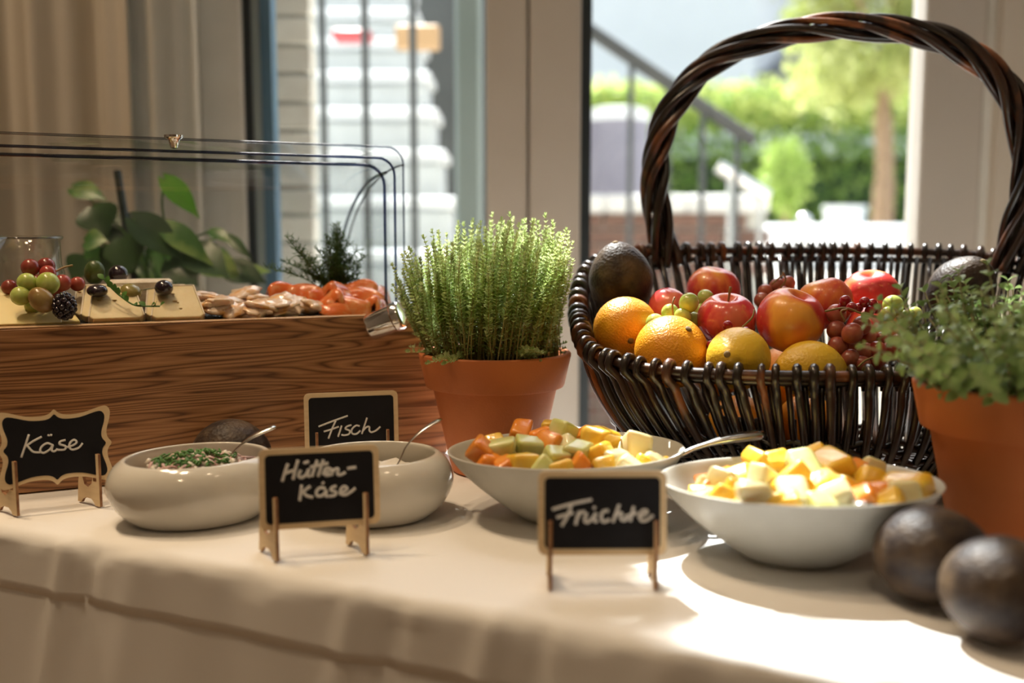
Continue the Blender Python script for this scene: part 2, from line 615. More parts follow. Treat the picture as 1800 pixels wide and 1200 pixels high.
M['cottage'] = mat('cottage_cheese', (0.76, 0.71, 0.62), 0.4, color2=(0.72, 0.66, 0.56), scale=120, bump=1.0, bump_scale=130)
M['cantaloupe'] = mat('cantaloupe', (0.84, 0.25, 0.020), 0.3, color2=(0.86, 0.33, 0.045), scale=60, sss=0.2, coat=0.3, bump=0.2, bump_scale=150, per_object=0.1)
M['honeydew'] = mat('honeydew', (0.58, 0.60, 0.20), 0.3, color2=(0.66, 0.66, 0.32), scale=60, sss=0.25, coat=0.3, bump=0.2, bump_scale=150, per_object=0.1)
M['pineapple'] = mat('pineapple', (0.84, 0.48, 0.030), 0.3, color2=(0.86, 0.57, 0.085), scale=70, stretch=(1, 1, 0.3), sss=0.25, coat=0.3, bump=0.45, bump_scale=160, per_object=0.1)
M['pale_melon'] = mat('pale_melon', (0.74, 0.66, 0.34), 0.3, color2=(0.78, 0.72, 0.44), scale=60, sss=0.25, coat=0.3, bump=0.2, bump_scale=150, per_object=0.08)
# outside
M['out_white'] = mat('white_render', (0.80, 0.82, 0.83), 0.9, color2=(0.77, 0.79, 0.80), scale=2)
M['out_stone'] = mat('pale_paving', (0.72, 0.68, 0.60), 0.9, color2=(0.64, 0.60, 0.52), scale=3)
M['pale_brick'] = mat('pale_brick', (0.80, 0.77, 0.69), 0.9, color2=(0.72, 0.68, 0.60), scale=14, per_object=0.1)
M['mortar'] = mat('mortar', (0.50, 0.50, 0.46), 0.95, color2=(0.44, 0.44, 0.40), scale=20)
M['red_brick'] = mat('brown_brick', (0.20, 0.115, 0.085), 0.9, color2=(0.15, 0.085, 0.065), scale=20, per_object=0.2)
M['coping'] = mat('coping_stone', (0.74, 0.73, 0.70), 0.85, color2=(0.68, 0.67, 0.63), scale=8)
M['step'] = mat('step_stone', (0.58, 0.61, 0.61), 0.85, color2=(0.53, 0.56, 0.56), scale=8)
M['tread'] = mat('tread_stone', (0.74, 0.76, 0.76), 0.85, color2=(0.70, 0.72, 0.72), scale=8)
M['dark_metal'] = mat('dark_railing', (0.055, 0.060, 0.062), 0.45, metal=0.3, color2=(0.075, 0.08, 0.08), scale=8)
M['rail_steel'] = mat('galvanised_rail', (0.85, 0.85, 0.84), 0.22, metal=0.8, color2=(0.8, 0.8, 0.79), scale=8)
M['dark_wall'] = mat('anthracite_wall', (0.075, 0.082, 0.080), 0.7, color2=(0.055, 0.060, 0.060), scale=3)
M['green_grey'] = mat('green_grey_post', (0.24, 0.29, 0.28), 0.6, color2=(0.20, 0.25, 0.24), scale=3)
M['lilac'] = mat('grey_cover', (0.26, 0.25, 0.30), 0.85, color2=(0.22, 0.21, 0.26), scale=5)
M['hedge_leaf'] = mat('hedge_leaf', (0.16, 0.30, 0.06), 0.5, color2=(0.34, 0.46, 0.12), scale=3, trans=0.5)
M['sunlit_leaf'] = mat('sunlit_leaf', (0.46, 0.54, 0.14), 0.5, color2=(0.62, 0.66, 0.26), scale=3, trans=0.55)  # sunlight on the hedge top, put into a paler leaf colour
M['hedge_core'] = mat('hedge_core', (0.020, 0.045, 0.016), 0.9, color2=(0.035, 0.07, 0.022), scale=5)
M['tree_leaf'] = mat('tree_leaf', (0.40, 0.46, 0.13), 0.5, color2=(0.62, 0.64, 0.28), scale=2, trans=0.55)
M['shrub_leaf'] = mat('shrub_leaf', (0.34, 0.48, 0.10), 0.5, color2=(0.44, 0.56, 0.16), scale=5, trans=0.4)
M['bark'] = mat('bark', (0.36, 0.24, 0.15), 0.9, color2=(0.28, 0.18, 0.11), scale=20)
M['roof'] = mat('slate_roof', (0.16, 0.17, 0.19), 0.7, color2=(0.12, 0.13, 0.15), scale=6)
M['chair_dark'] = mat('dark_chair', (0.05, 0.055, 0.065), 0.6, color2=(0.07, 0.075, 0.085), scale=10)
M['red_paint'] = mat('red_box', (0.55, 0.09, 0.10), 0.5, color2=(0.5, 0.08, 0.09), scale=5)
M['tan_paint'] = mat('tan_board', (0.55, 0.36, 0.20), 0.6, color2=(0.5, 0.32, 0.17), scale=5)


def skin_mat(name, base, blush, dots, rough, scale, streak=False, coat=0.0):
    """two-coloured fruit skin: base with a blush that wraps one side, plus streaks"""
    m, nt, out = new_mat(name)
    L = nt.links.new
    p = N(nt, 'ShaderNodeBsdfPrincipled')
    p.inputs['Roughness'].default_value = rough
    p.inputs['Subsurface Weight'].default_value = 0.1
    p.inputs['Subsurface Radius'].default_value = (0.01, 0.005, 0.002)
    p.inputs['Coat Weight'].default_value = coat
    tc = N(nt, 'ShaderNodeTexCoord')
    mp = N(nt, 'ShaderNodeMapping')
    mp.inputs['Scale'].default_value = (1, 1, 0.25 if streak else 0.8)
    L(tc.outputs['Object'], mp.inputs[0])
    oi = N(nt, 'ShaderNodeObjectInfo')
    ad = N(nt, 'ShaderNodeVectorMath', operation='ADD')
    L(mp.outputs[0], ad.inputs[0])
    cm = N(nt, 'ShaderNodeCombineXYZ')
    L(oi.outputs['Random'], cm.inputs[0])
    L(oi.outputs['Random'], cm.inputs[1])
    L(cm.outputs[0], ad.inputs[1])
    n1 = N(nt, 'ShaderNodeTexNoise')
    n1.inputs['Scale'].default_value = scale
    n1.inputs['Detail'].default_value = 3.0
    n1.inputs['Distortion'].default_value = 0.6
    L(ad.outputs[0], n1.inputs['Vector'])
    rp = N(nt, 'ShaderNodeValToRGB')
    e = rp.color_ramp.elements
    e[0].position = 0.40 if streak else 0.44
    e[0].color = rgba(blush)
    e[1].position = 0.66 if streak else 0.63
    e[1].color = rgba(base)
    k = e.new(0.53 if streak else 0.54)
    k.color = rgba([(a * 1.15 + b) / 2 for a, b in zip(blush, base)])
    L(n1.outputs[0], rp.inputs[0])
    n2 = N(nt, 'ShaderNodeTexNoise')
    n2.inputs['Scale'].default_value = 260.0 if not streak else 120.0
    L(mp.outputs[0], n2.inputs['Vector'])
    rp2 = N(nt, 'ShaderNodeValToRGB')
    rp2.color_ramp.elements[0].position = 0.62
    rp2.color_ramp.elements[0].color = (0, 0, 0, 1)
    rp2.color_ramp.elements[1].position = 0.74
    rp2.color_ramp.elements[1].color = (0.5, 0.5, 0.5, 1)
    L(n2.outputs[0], rp2.inputs[0])
    mx = N(nt, 'ShaderNodeMixRGB')
    L(rp2.outputs[0], mx.inputs[0])
    L(rp.outputs[0], mx.inputs[1])
    mx.inputs[2].default_value = rgba(dots)
    L(mx.outputs[0], p.inputs['Base Color'])
    L(p.outputs[0], out.inputs['Surface'])
    return m


M['peach'] = skin_mat('nectarine_skin', (0.92, 0.40, 0.06), (0.62, 0.045, 0.042), (0.85, 0.34, 0.10), 0.30, 17.0, coat=0.15)
M['apple'] = skin_mat('apple_skin', (0.82, 0.24, 0.12), (0.62, 0.035, 0.055), (0.75, 0.32, 0.10), 0.22, 30.0, streak=True, coat=0.3)


def avocado_mat():
    m, nt, out = new_mat('avocado_skin')
    L = nt.links.new
    p = N(nt, 'ShaderNodeBsdfPrincipled')
    p.inputs['Roughness'].default_value = 0.52
    p.inputs['Specular IOR Level'].default_value = 0.28
    tc = N(nt, 'ShaderNodeTexCoord')
    vo = N(nt, 'ShaderNodeTexVoronoi')
    vo.inputs['Scale'].default_value = 260.0
    L(tc.outputs['Object'], vo.inputs['Vector'])
    n1 = N(nt, 'ShaderNodeTexNoise')
    n1.inputs['Scale'].default_value = 40.0
    n1.inputs['Detail'].default_value = 3.0
    L(tc.outputs['Object'], n1.inputs['Vector'])
    rp = N(nt, 'ShaderNodeValToRGB')
    e = rp.color_ramp.elements
    e[0].position = 0.38
    e[0].color = (0.022, 0.014, 0.012, 1)
    e[1].position = 0.72
    e[1].color = (0.110, 0.073, 0.042, 1)
    L(n1.outputs[0], rp.inputs[0])
    L(rp.outputs[0], p.inputs['Base Color'])
    bp = N(nt, 'ShaderNodeBump')
    bp.inputs['Strength'].default_value = 0.5
    bp.inputs['Distance'].default_value = 0.0012
    L(vo.outputs['Distance'], bp.inputs['Height'])
    L(bp.outputs[0], p.inputs['Normal'])
    L(p.outputs[0], out.inputs['Surface'])
    return m


M['avocado'] = avocado_mat()

# ------------------------------------------------------------------ the room
RX0, RX1, RY0, WY, RZ = -2.6, 2.4, -2.6, 1.95, 3.3
structure('floor', MB().box((RX0, RY0, -0.08), (RX1, WY + 0.1, 0.0)), M['floor'])
structure('ceiling', MB().box((RX0, RY0, RZ), (RX1, WY + 0.1, RZ + 0.1)), M['ceiling'])
structure('wall_left', MB().box((RX0 - 0.1, RY0, 0), (RX0, WY + 0.1, RZ)), M['plaster'])
structure('wall_right', MB().box((RX1, RY0, 0), (RX1 + 0.1, WY + 0.1, RZ)), M['plaster'])
structure('wall_front', MB().box((RX0, RY0 - 0.1, 0), (RX1, RY0, RZ)), M['plaster'])
wb = MB()
D_TOP = 3.1
wb.box((RX0, WY, 0), (-1.50, WY + 0.1, RZ))
wb.box((-1.50, WY, D_TOP), (-0.610, WY + 0.1, RZ))
wb.box((0.936, WY, 0), (RX1, WY + 0.1, RZ))
wb.box((-0.610, WY, D_TOP), (0.936, WY + 0.1, RZ))
structure('wall_back', wb, M['plaster'])
structure('trim_1', MB().box((0.916, WY + 0.03, 0), (0.936, WY + 0.09, D_TOP)), M['frame_white'])


def glazed_door(name, x0, x1, xl, xr, lm, rm):
    """x0..x1 outside of the leaf; xl, xr clear edges of the glass"""
    r = structure(name)
    r.location = (0, WY + 0.02, 0)
    build('stile', MB().bbox((x0, 0, 0.01), (xl, 0.07, D_TOP), 0.004), lm, r)
    build('stile', MB().bbox((xr, 0, 0.01), (x1, 0.07, D_TOP), 0.004), rm, r)
    build('top_rail', MB().bbox((xl, 0, D_TOP - 0.11), (xr, 0.07, D_TOP), 0.004), rm, r)
    build('bottom_rail', MB().bbox((xl, 0, 0.01), (xr, 0.07, 0.12), 0.004), rm, r)
    return r


d1 = glazed_door('door_1', -0.606, 0.030, -0.522, -0.050, M['frame_white'], M['frame'])
build('gasket', MB().box((-0.522, 0.012, 0.12), (-0.507, 0.06, D_TOP - 0.11)), M['gasket'], d1, label='dark rubber gasket')
build('spacer', MB().box((-0.507, 0.02, 0.12), (-0.490, 0.06, D_TOP - 0.11)), M['gasket_grey'], d1)
build('gasket', MB().box((-0.490, 0.016, 0.12), (-0.468, 0.06, D_TOP - 0.11)), M['gasket_blue'], d1, label='blue grey glazing strip')
build('pane', MB().box((-0.468, 0.035, 0.12), (-0.050, 0.039, D_TOP - 0.11)), M['pane'], d1)
d3 = glazed_door('door_3', -1.497, -0.609, -1.41, -0.70, M['frame_white'], M['frame_white'])
build('pane', MB().box((-1.41, 0.035, 0.12), (-0.70, 0.039, D_TOP - 0.11)), M['pane'], d3)
structure('trim_2', MB().box((0.0301, WY + 0.06, 0), (0.0339, WY + 0.08, D_TOP)), M['gasket'])
d2 = glazed_door('door_2', 0.034, 0.916, 0.134, 0.797, M['frame'], M['frame'])
build('gasket', MB().box((0.134, 0.010, 0.12), (0.155, 0.06, D_TOP - 0.11)), M['gasket'], d2, label='dark rubber gasket')
build('pane', MB().box((0.155, 0.035, 0.12), (0.797, 0.039, D_TOP - 0.11)), M['pane'], d2)


def curtain_fn(u, v):
    x = -1.75 + (1.75 - 0.69) * u
    ph = u * 2 * PI * 9 + 0.6 * math.sin(u * 17)
    y = 1.86 + 0.032 * math.sin(ph) + 0.012 * math.sin(2.3 * ph + 1) + 0.008 * math.sin(v * 3 + u * 20)
    return (x, y, 0.02 + 3.1 * v)


cu = MB().grid(curtain_fn, 260, 10)
co = build('curtain', cu, M['curtain'], smooth=True)
sm = co.modifiers.new('thick', 'SOLIDIFY')
sm.thickness = 0.002
tag(co, 'beige curtain hanging in soft vertical folds left of the glass door', 'curtain')



def sheer_fn(u, v):
    x = -0.72 + 0.145 * u
    return (x, 1.875 + 0.022 * math.sin(u * 9.0 + 0.4) + 0.006 * math.sin(u * 23), 0.02 + 3.1 * v)


M['sheer'] = mat('white_sheer', (0.80, 0.79, 0.75), 0.9, color2=(0.76, 0.75, 0.71), scale=40, stretch=(1, 1, 0.05), trans=0.5)
so_ = build('curtain', MB().grid(sheer_fn, 50, 10), M['sheer'], smooth=True)
sm = so_.modifiers.new('thick', 'SOLIDIFY')
sm.thickness = 0.0015
tag(so_, 'narrow white curtain edge hanging between beige curtain and door frame', 'curtain')

# ------------------------------------------------------------------ outside
gl = MB().box((-14, WY + 0.12, -0.15), (16, 34, -0.02))
structure('ground', gl, M['out_stone'])

# pale brick wall beside the left door
wx0, wx1, wy0 = -2.3, -0.470, 2.38
w = structure('wall_outside', MB().box((wx0 + 0.004, wy0 + 0.008, -0.02), (wx1 - 0.006, wy0 + 0.085, 4.2)), M['mortar'])
w['label'] = 'pale brick wall outside the left glass door'
bme = MB().bbox((0, 0, 0), (0.232, 0.07, 0.056), 0.003).mesh('brick', [M['pale_brick']], 'auto')
hme = MB().bbox((0, 0, 0), (0.112, 0.07, 0.056), 0.003).mesh('brick', [M['pale_brick']], 'auto')
for r_ in range(30):
    z = 0.10 + r_ * 0.0655
    x = wx1
    if r_ % 2:
        link('brick', hme, w, (x - 0.112, wy0 - rnd.uniform(0, 0.003), z))
        x -= 0.122
    for k in range(3):
        link('brick', bme, w, (x - 0.232, wy0 - rnd.uniform(0, 0.003), z))
        x -= 0.242

ir = random.Random(9)


def shade_leaf_pt():  # height band chosen so the leaves speckle the sun patch
    a = ir.random()
    if a < 0.80:
        return Vector((wx1 + ir.uniform(-0.05, 0.105), wy0 + ir.uniform(-0.05, 0.11), 3.085 + ir.uniform(-0.115, 0.115)))
    return Vector((wx1 - 0.03 + ir.gauss(0, 0.045), wy0 + ir.uniform(-0.05, 0.15), ir.uniform(2.95, 3.5)))


# white stair rising away from the left door
st = thing('outdoor_stair', 'white stone stair rising outside behind the dark railing bars', 'stairs', (0, 0, 0))
for k in range(13):
    y0 = 3.30 + 0.26 * (k - 4)
    z1 = 0.98 + 0.185 * (k - 4)
    if y0 < 3.0 or z1 < 0.1:
        continue
    xr = -0.19 - 0.19 * (y0 - 3.35)
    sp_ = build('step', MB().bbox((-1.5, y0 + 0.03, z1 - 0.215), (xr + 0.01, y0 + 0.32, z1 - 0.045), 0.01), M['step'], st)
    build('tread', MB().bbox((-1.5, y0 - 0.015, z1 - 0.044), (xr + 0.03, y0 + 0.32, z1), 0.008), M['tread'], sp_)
dw = structure('wall_stair', MB().box((-0.60, 6.0, -0.02), (0.25, 6.1, 4.0)), M['dark_wall'])
dw['label'] = 'dark grey wall standing behind the white stair'
po = build('post', MB().bbox((-0.147, 2.60, -0.02), (-0.078, 2.68, 3.2), 0.01), M['green_grey'])
tag(po, 'grey green post standing outside just left of the door mullion', 'post')
rl = thing('stair_railing', 'dark vertical railing bars in front of the white stair', 'railing', (0, 2.95, 0))
for px in (575, 648, 730):
    x = (px - 900) / FPX * 2.95
    build('baluster', MB().tube([(x, 0, -0.02), (x, 0, 4.2)], 0.011, 8), M['dark_metal'], rl)
build('rail', MB().box((-0.59, -0.012, 0.25), (-0.24, 0.012, 0.28)), M['dark_metal'], rl)
build('rail', MB().box((-0.59, -0.012, 4.17), (-0.24, 0.012, 4.20)), M['dark_metal'], rl)
rb = build('red_box', MB().bbox((-0.62, 3.52, 1.70), (-0.49, 3.62, 1.735), 0.006), M['red_paint'])
tag(rb, 'small red box lying on an upper step of the white stair', 'box')
tb = build('tan_board', MB().bbox((-0.40, 3.5, 1.665), (-0.25, 3.56, 1.745), 0.006), M['tan_paint'])
tag(tb, 'tan wooden board standing on the right end of the upper stair', 'board')

# white house beyond the hedge
hs = thing('white_house', 'large white rendered house standing behind the hedge', 'building', (0, 18, 0))
build('wall', MB().box((-9, 0, -0.1), (4.30, 5, 8)), M['out_white'], hs)
build('roof', MB().box((-9.4, -0.4, 8), (4.7, 5.4, 8.3)), M['roof'], hs)
h2 = thing('far_house', 'far house with a dark roof seen right of the white house', 'building', (6.2, 24, 0))
build('wall', MB().box((-1.3, 0, -0.1), (4.5, 4, 7.0)), M['out_white'], h2)
build('porch_roof', MB().prism([(-1.5, 4.1), (-0.2, 4.1), (1.2, 5.9), (0.9, 6.0), (-0.4, 4.7), (-1.5, 4.5)], lambda u, v, s: (u, -0.9 + 0.85 * s, v)), M['roof'], h2, smooth=False)
rfm = MB()
rfm.prism([(-1.9, 6.9), (5.0, 6.9), (4.2, 8.3), (-0.4, 8.3)], lambda u, v, s: (u, -0.5 + 5 * s, v))
build('roof', rfm, M['roof'], h2)
build('chimney', MB().box((0.3, 0.4, 8.0), (1.0, 1.0, 8.55)), M['out_white'], h2)


def leaf_cloud(n, sample, size, rng, droop=0.3):
    mb = MB()
    vs, fs = [], []
    for k in range(n):
        c = sample()
        a = Vector((rng.uniform(-1, 1), rng.uniform(-1, 1), rng.uniform(-1, 0.6))).normalized()
        b = a.cross(Vector((rng.uniform(-1, 1), rng.uniform(-1, 1), rng.uniform(-1, 1))).normalized())
        if b.length < 0.05:
            continue
        b.normalize()
        s = size * rng.uniform(0.6, 1.3)
        w_ = s * 0.32
        o = len(vs)
        up = a.cross(b) * (s * 0.12)
        vs += [c, c + a * s * 0.5 + b * w_ + up, c + a * s, c + a * s * 0.5 - b * w_ + up]
        fs += [(o, o + 1, o + 2), (o, o + 2, o + 3)]
    return mb.add(vs, fs)


build('added_shade_leaves', leaf_cloud(900, shade_leaf_pt, 0.042, ir), M['hedge_leaf'], w, smooth=False, kind='stuff')  # unseen leaves, added out of view to dapple the sun on the table
# hedge
hg = thing('hedge', 'long green clipped hedge in front of the white house', 'hedge', (0, 12, 0))
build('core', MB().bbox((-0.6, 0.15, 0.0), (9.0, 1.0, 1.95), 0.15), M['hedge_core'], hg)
rr = random.Random(3)


def hedge_pt():
    if rr.random() < 0.4:
        return Vector((rr.uniform(-0.6, 9), rr.uniform(-0.1, 0.25), rr.uniform(0.7, 2.1)))
    return Vector((rr.uniform(-0.6, 9), rr.uniform(0.0, 0.9), 2.35 + rr.uniform(-0.42, 0.42)))


build('foliage', leaf_cloud(11000, hedge_pt, 0.11, rr), M['hedge_leaf'], hg, smooth=False, kind='stuff')


def hedge_top():
    return Vector((rr.uniform(-0.6, 9), rr.uniform(0.0, 1.0), 2.62 + rr.uniform(-0.28, 0.24)))


build('sunlit_top_leaves', leaf_cloud(8000, hedge_top, 0.11, rr), M['sunlit_leaf'], hg, smooth=False, kind='stuff', label='yellow green leaves on top, coloured as sunlit')

# the garden tree
tr = thing('garden_tree', 'young tree with yellow green leaves and a pale brown trunk', 'tree', (3.53, 9.6, 0.8))
build('trunk', MB().tube(catmull([(0, 0, -0.05), (0.02, 0, 0.8), (-0.02, 0, 1.5), (0.05, 0, 2.6)], 5), [0.10] * 5 + [0.085] * 5 + [0.06] * 6, 10), M['bark'], tr)
br = MB()
for k in range(7):
    a = k * 0.9
    br.tube(catmull([(0, 0, 1.5 + 0.1 * k), (0.4 * math.cos(a), 0.4 * math.sin(a), 1.9 + 0.12 * k), (0.8 * math.cos(a), 0.8 * math.sin(a), 2.3 + 0.16 * k)], 4), 0.025, 6)
build('branches', br, M['bark'], tr)
clumps = [Vector((rr.uniform(-0.85, 0.75), rr.uniform(-0.6, 0.6), rr.uniform(1.5, 3.4))) for _ in range(34)]


def tree_pt():
    c = rr.choice(clumps)
    return c + Vector((rr.gauss(0, 0.15), rr.gauss(0, 0.15), rr.gauss(0, 0.13)))


build('foliage', leaf_cloud(7000, tree_pt, 0.11, rr), M['tree_leaf'], tr, smooth=False, kind='stuff')

sh = thing('garden_shrub', 'small pale green shrub in front of the dark hedge', 'shrub', (2.45, 9.0, 0.8))


def shrub_pt():
    while True:
        p = Vector((rr.uniform(-1, 1), rr.uniform(-1, 1), rr.uniform(-1, 1)))
        if p.length < 1:
            return Vector((p.x * 0.20 * (1.0 + 0.25 * p.z), p.y * 0.2, 0.74 + p.z * 0.36))


build('foliage', leaf_cloud(700, shrub_pt, 0.08, rr), M['shrub_leaf'], sh, smooth=False, kind='stuff')
build('stem', MB().tube([(0, 0, -0.02), (0, 0, 0.5)], 0.02, 6), M['bark'], sh)

# raised terrace, low brick wall with a coping
te = structure('terrace', MB().bbox((1.25, 4.3, -0.02), (9.0, 11.8, 0.80), 0.02), M['out_stone'])
te['label'] = 'raised pale stone terrace in front of the hedge'
te2 = structure('terrace_edge', MB().bbox((1.62, 6.2, 0.80), (9.0, 6.9, 1.09), 0.02), M['out_white'])
gw = structure('wall_garden', MB().box((0.10, 5.02, -0.02), (1.27, 5.26, 1.13)), M['mortar'])
gw['label'] = 'low brown brick garden wall under a white coping'
b2 = MB().bbox((0, 0, 0), (0.230, 0.10, 0.070), 0.003).mesh('brick', [M['red_brick']], 'auto')
for r_ in range(14):
    for k in range(5):
        x = 0.10 + k * 0.24 - (0.12 if r_ % 2 else 0)
        if x < 0.05 or x + 0.23 > 1.30:
            continue
        link('brick', b2, gw, (x, 5.0 - rnd.uniform(0, 0.003), 0.02 + r_ * 0.080))
for k in range(3):
    build('coping_stone', MB().bbox((0.06 + k * 0.405, 4.95, 1.135), (0.06 + k * 0.405 + 0.40, 5.32, 1.225), 0.012), M['coping'], gw)

# things on the terrace
cv = thing('covered_table', 'round garden table under a grey cover with a bright top', 'table', (0.625, 6.0, 0))
build('cover', MB().lathe([(0.0, -0.02), (0.16, -0.02), (0.165, 0.8), (0.180, 1.62), (0.183, 1.69)], 28), M['lilac'], cv)
build('top', MB().lathe([(0.183, 1.69), (0.188, 1.71), (0.18, 1.755), (0.14, 1.765), (0.0, 1.765)], 28), M['out_white'], cv)
for (x, y, r, nm, lb, mt_) in ((2.72, 8.2, 0.16, 'garden_table', 'white cloth draped round garden table on the terrace', M['out_white']),):
    t_ = thing(nm, lb, 'table', (x, y, 0.80))
    build('cloth', MB().lathe([(r * 1.02, 0.0), (r * 0.94, 0.15), (r * 0.98, 0.36), (r, 0.42), (0, 0.425)], 24), mt_, t_)
    build('top', MB().lathe([(0, 0.425), (r * 1.1, 0.425), (r * 1.1, 0.455), (0, 0.455)], 24), mt_, t_)
ch = thing('garden_chair', 'dark garden armchair standing at the right edge of the terrace', 'chair', (3.15, 8.0, 0.80))
build('seat', MB().bbox((-0.20, -0.2, 0.0), (0.24, 0.22, 0.20), 0.02), M['chair_dark'], ch)
build('backrest', MB().bbox((-0.20, 0.16, 0.20), (0.24, 0.24, 0.31), 0.02), M['chair_dark'], ch)
build('cushion', MB().bbox((-0.17, -0.18, 0.20), (0.21, 0.15, 0.27), 0.025), M['out_white'], ch)

# terrace handrails
hr = thing('terrace_handrail', 'dark sloping handrail with thin balusters outside the right glass door', 'railing', (0, 4.0, 0))
pA, pB = at(1010, 35, 4.0), at(1325, 248, 4.0)
pA.y = pB.y = 0
dirv = (pB - pA).normalized()
nn = Vector((0, 1, 0))
hrb = MB()
hrb.tube([pA, pB], 0.028, 8, up=(0, 1, 0), flat=0.8)
build('rail', hrb, M['dark_metal'], hr)
for px in (1105, 1170, 1230, 1290):
    x = (px - 900) / FPX * 4.0
    zt = pA.z + (pB.z - pA.z) * (x - pA.x) / (pB.x - pA.x)
    build('baluster', MB().tube([(x, 0, -0.02), (x, 0, zt)], 0.012, 8), M['dark_metal'], hr)
hr2 = thing('steel_handrail', 'short bright steel handrail catching the sun outside the right glass door', 'railing', (0, 4.4, 0))
qA, qB = at(1262, 293, 4.4), at(1350, 346, 4.4)
qA.y = qB.y = 0
build('rail', MB().tube([qA, qA * 0.5 + qB * 0.5, qB], 0.030, 12), M['rail_steel'], hr2)
for q in (qA * 0.75 + qB * 0.25, qA * 0.15 + qB * 0.85):
    build('post', MB().tube([(q.x, 0, -0.02), (q.x, 0, q.z)], 0.012, 8), M['rail_steel'], hr2)
kn = at(1413, 388, 4.5)
k_ = thing('glint_knob', 'small round steel bollard shaped as a knob beside the bright handrail', 'glint', (kn.x, 4.5, 0.80))  # post and knob stand in for a sun glint off the far handrail
build('post', MB().tube([(0, 0, 0), (0, 0, kn.z - 0.80)], 0.015, 10), M['rail_steel'], k_)
build('knob', MB().blob((0, 0, kn.z - 0.80), 0.035, 0.035, 0.035, 16, 10), M['rail_steel'], k_)

# ------------------------------------------------------------------ table linen
BETA = math.atan(-0.46)
tp = Vector((math.cos(BETA), math.sin(BETA), 0))
tq = Vector((-math.sin(BETA), math.cos(BETA), 0))
F0 = Vector((0, 0.722, 0))
S0, S1, TD = -0.98, 0.95, 0.72


def cloth_pt(s, t, z):
    return F0 + tp * s + tq * t + Vector((0, 0, T + z))


def fold(s, a=0.0):
    return (mnoise.noise(Vector((s * 7, a, 0.3))) + 0.5 * mnoise.noise(Vector((s * 19, a, 4.3))))


CREASES = [(-0.47, 0.010, 0.0050), (-0.435, 0.008, -0.0035), (-0.38, 0.02, 0.0030), (-0.27, 0.03, -0.0025), (-0.145, 0.012, 0.0045), (-0.105, 0.010, -0.0040), (-0.02, 0.012, 0.0050), (0.02, 0.008, -0.0035), (0.12, 0.02, 0.003), (0.26, 0.02, -0.003)]


def crease(s, z):
    """soft gathers that run down from the table edge"""
    return sum(a * math.exp(-((s - c - 0.25 * (z + 0.03)) / w_) ** 2) for c, w_, a in CREASES)


HEM = 0.060
prof = [(0.0, -HEM)] + [(0.0, -HEM + (HEM - 0.014) * k / 5) for k in range(1, 6)]
for k in range(1, 6):
    a = PI / 2 * k / 5
    prof.append((0.014 - 0.014 * math.cos(a), -0.014 + 0.014 * math.sin(a)))
prof += [(0.014 + (TD - 0.028) * k / 24, 0.0) for k in range(1, 25)]
for k in range(1, 6):
    a = PI / 2 * k / 5
    prof.append((TD - 0.014 + 0.014 * math.sin(a), -0.014 + 0.014 * math.cos(a)))
prof += [(TD, -0.014 - 0.046 * k / 4) for k in range(1, 5)]
NS = 260


def top_cloth(u, v):
    s = S0 + (S1 - S0) * u
    k = v * (len(prof) - 1)
    i = min(int(k + 1e-6), len(prof) - 2)
    f = k - i
    t = prof[i][0] * (1 - f) + prof[i + 1][0] * f
    z = prof[i][1] * (1 - f) + prof[i + 1][1] * f
    drop = max(0.0, min(1.0, -z / HEM))
    wv = fold(s)
    if z < -0.002:
        sg = -1 if t < 0.2 else 1
        t += sg * (0.0008 * drop + 0.0022 * drop * wv)
        z += 0.003 * drop * fold(s * 0.35, 9.0)
    if t < 0.05:
        k_ = max(0.0, 1 - max(t, 0.0) / 0.05)
        t -= crease(s, z) * k_ * (1.0 if z < -0.004 else 0.6)
        z += 0.5 * crease(s, z) * k_ * (1 if z > -0.012 else 0)
    if 0.0 <= t < 0.03 and z > -0.02:
        z += 0.0024 * fold(s * 1.6, 2.0)
        t += -0.004 * fold(s * 1.6, 6.0)
    return tuple(cloth_pt(s, t, z - 0.0016))


tcl = build('tablecloth', MB().grid(top_cloth, NS, len(prof) - 1), M['cloth'], smooth=True)
sm = tcl.modifiers.new('thick', 'SOLIDIFY')
sm.thickness = 0.0006
sm.offset = -1
tag(tcl, 'white tablecloth spread over the buffet table with a short hem', 'tablecloth')


def skirt(u, v):
    s = S0 + 0.004 + (S1 - S0 - 0.008) * u
    z = -0.026 - (T - 0.044) * v
    dr = max(0.0, min(1.0, -z / HEM))
    low = max(0.0, -z - HEM) / T
    t = 0.0010 - dr * (0.0008 + 0.0022 * fold(s)) - crease(s, z) * max(0.0, min(1.0, 1.25 - 2.5 * v))
    t += low * (0.03 * fold(s * 0.9, 3.0) + 0.006 * fold(s * 2.1, 8.0)) - 0.012 * low
    return tuple(cloth_pt(s, t, z))


def skirt_back(u, v):
    s = S0 + 0.004 + (S1 - S0 - 0.008) * u
    z = -0.012 - (T - 0.03) * v
    t = TD - 0.006 + (0.004 + 0.02 * v) * 0.5 * fold(s * 0.9, 13.0)
    return tuple(cloth_pt(s, t, z))


sk = MB().grid(skirt, 240, 30)
sk.grid(skirt_back, 160, 10)
sko = build('table_skirt', sk, M['cloth'], smooth=True)
tag(sko, 'lower white cloth hanging to the floor below the tablecloth hem', 'tablecloth')

# ------------------------------------------------------------------ display box
PHI = math.atan(0.45)
be = Vector((math.cos(PHI), math.sin(PHI), 0))
bn = Vector((-math.sin(PHI), math.cos(PHI), 0))
R0 = Vector((-0.084, 1.279, T))
BL, BD, BH = 0.66, 0.36, 0.180
box = thing('display_box', 'oak buffet display box with a clear roll-top cover', 'display box', tuple(R0), PHI)
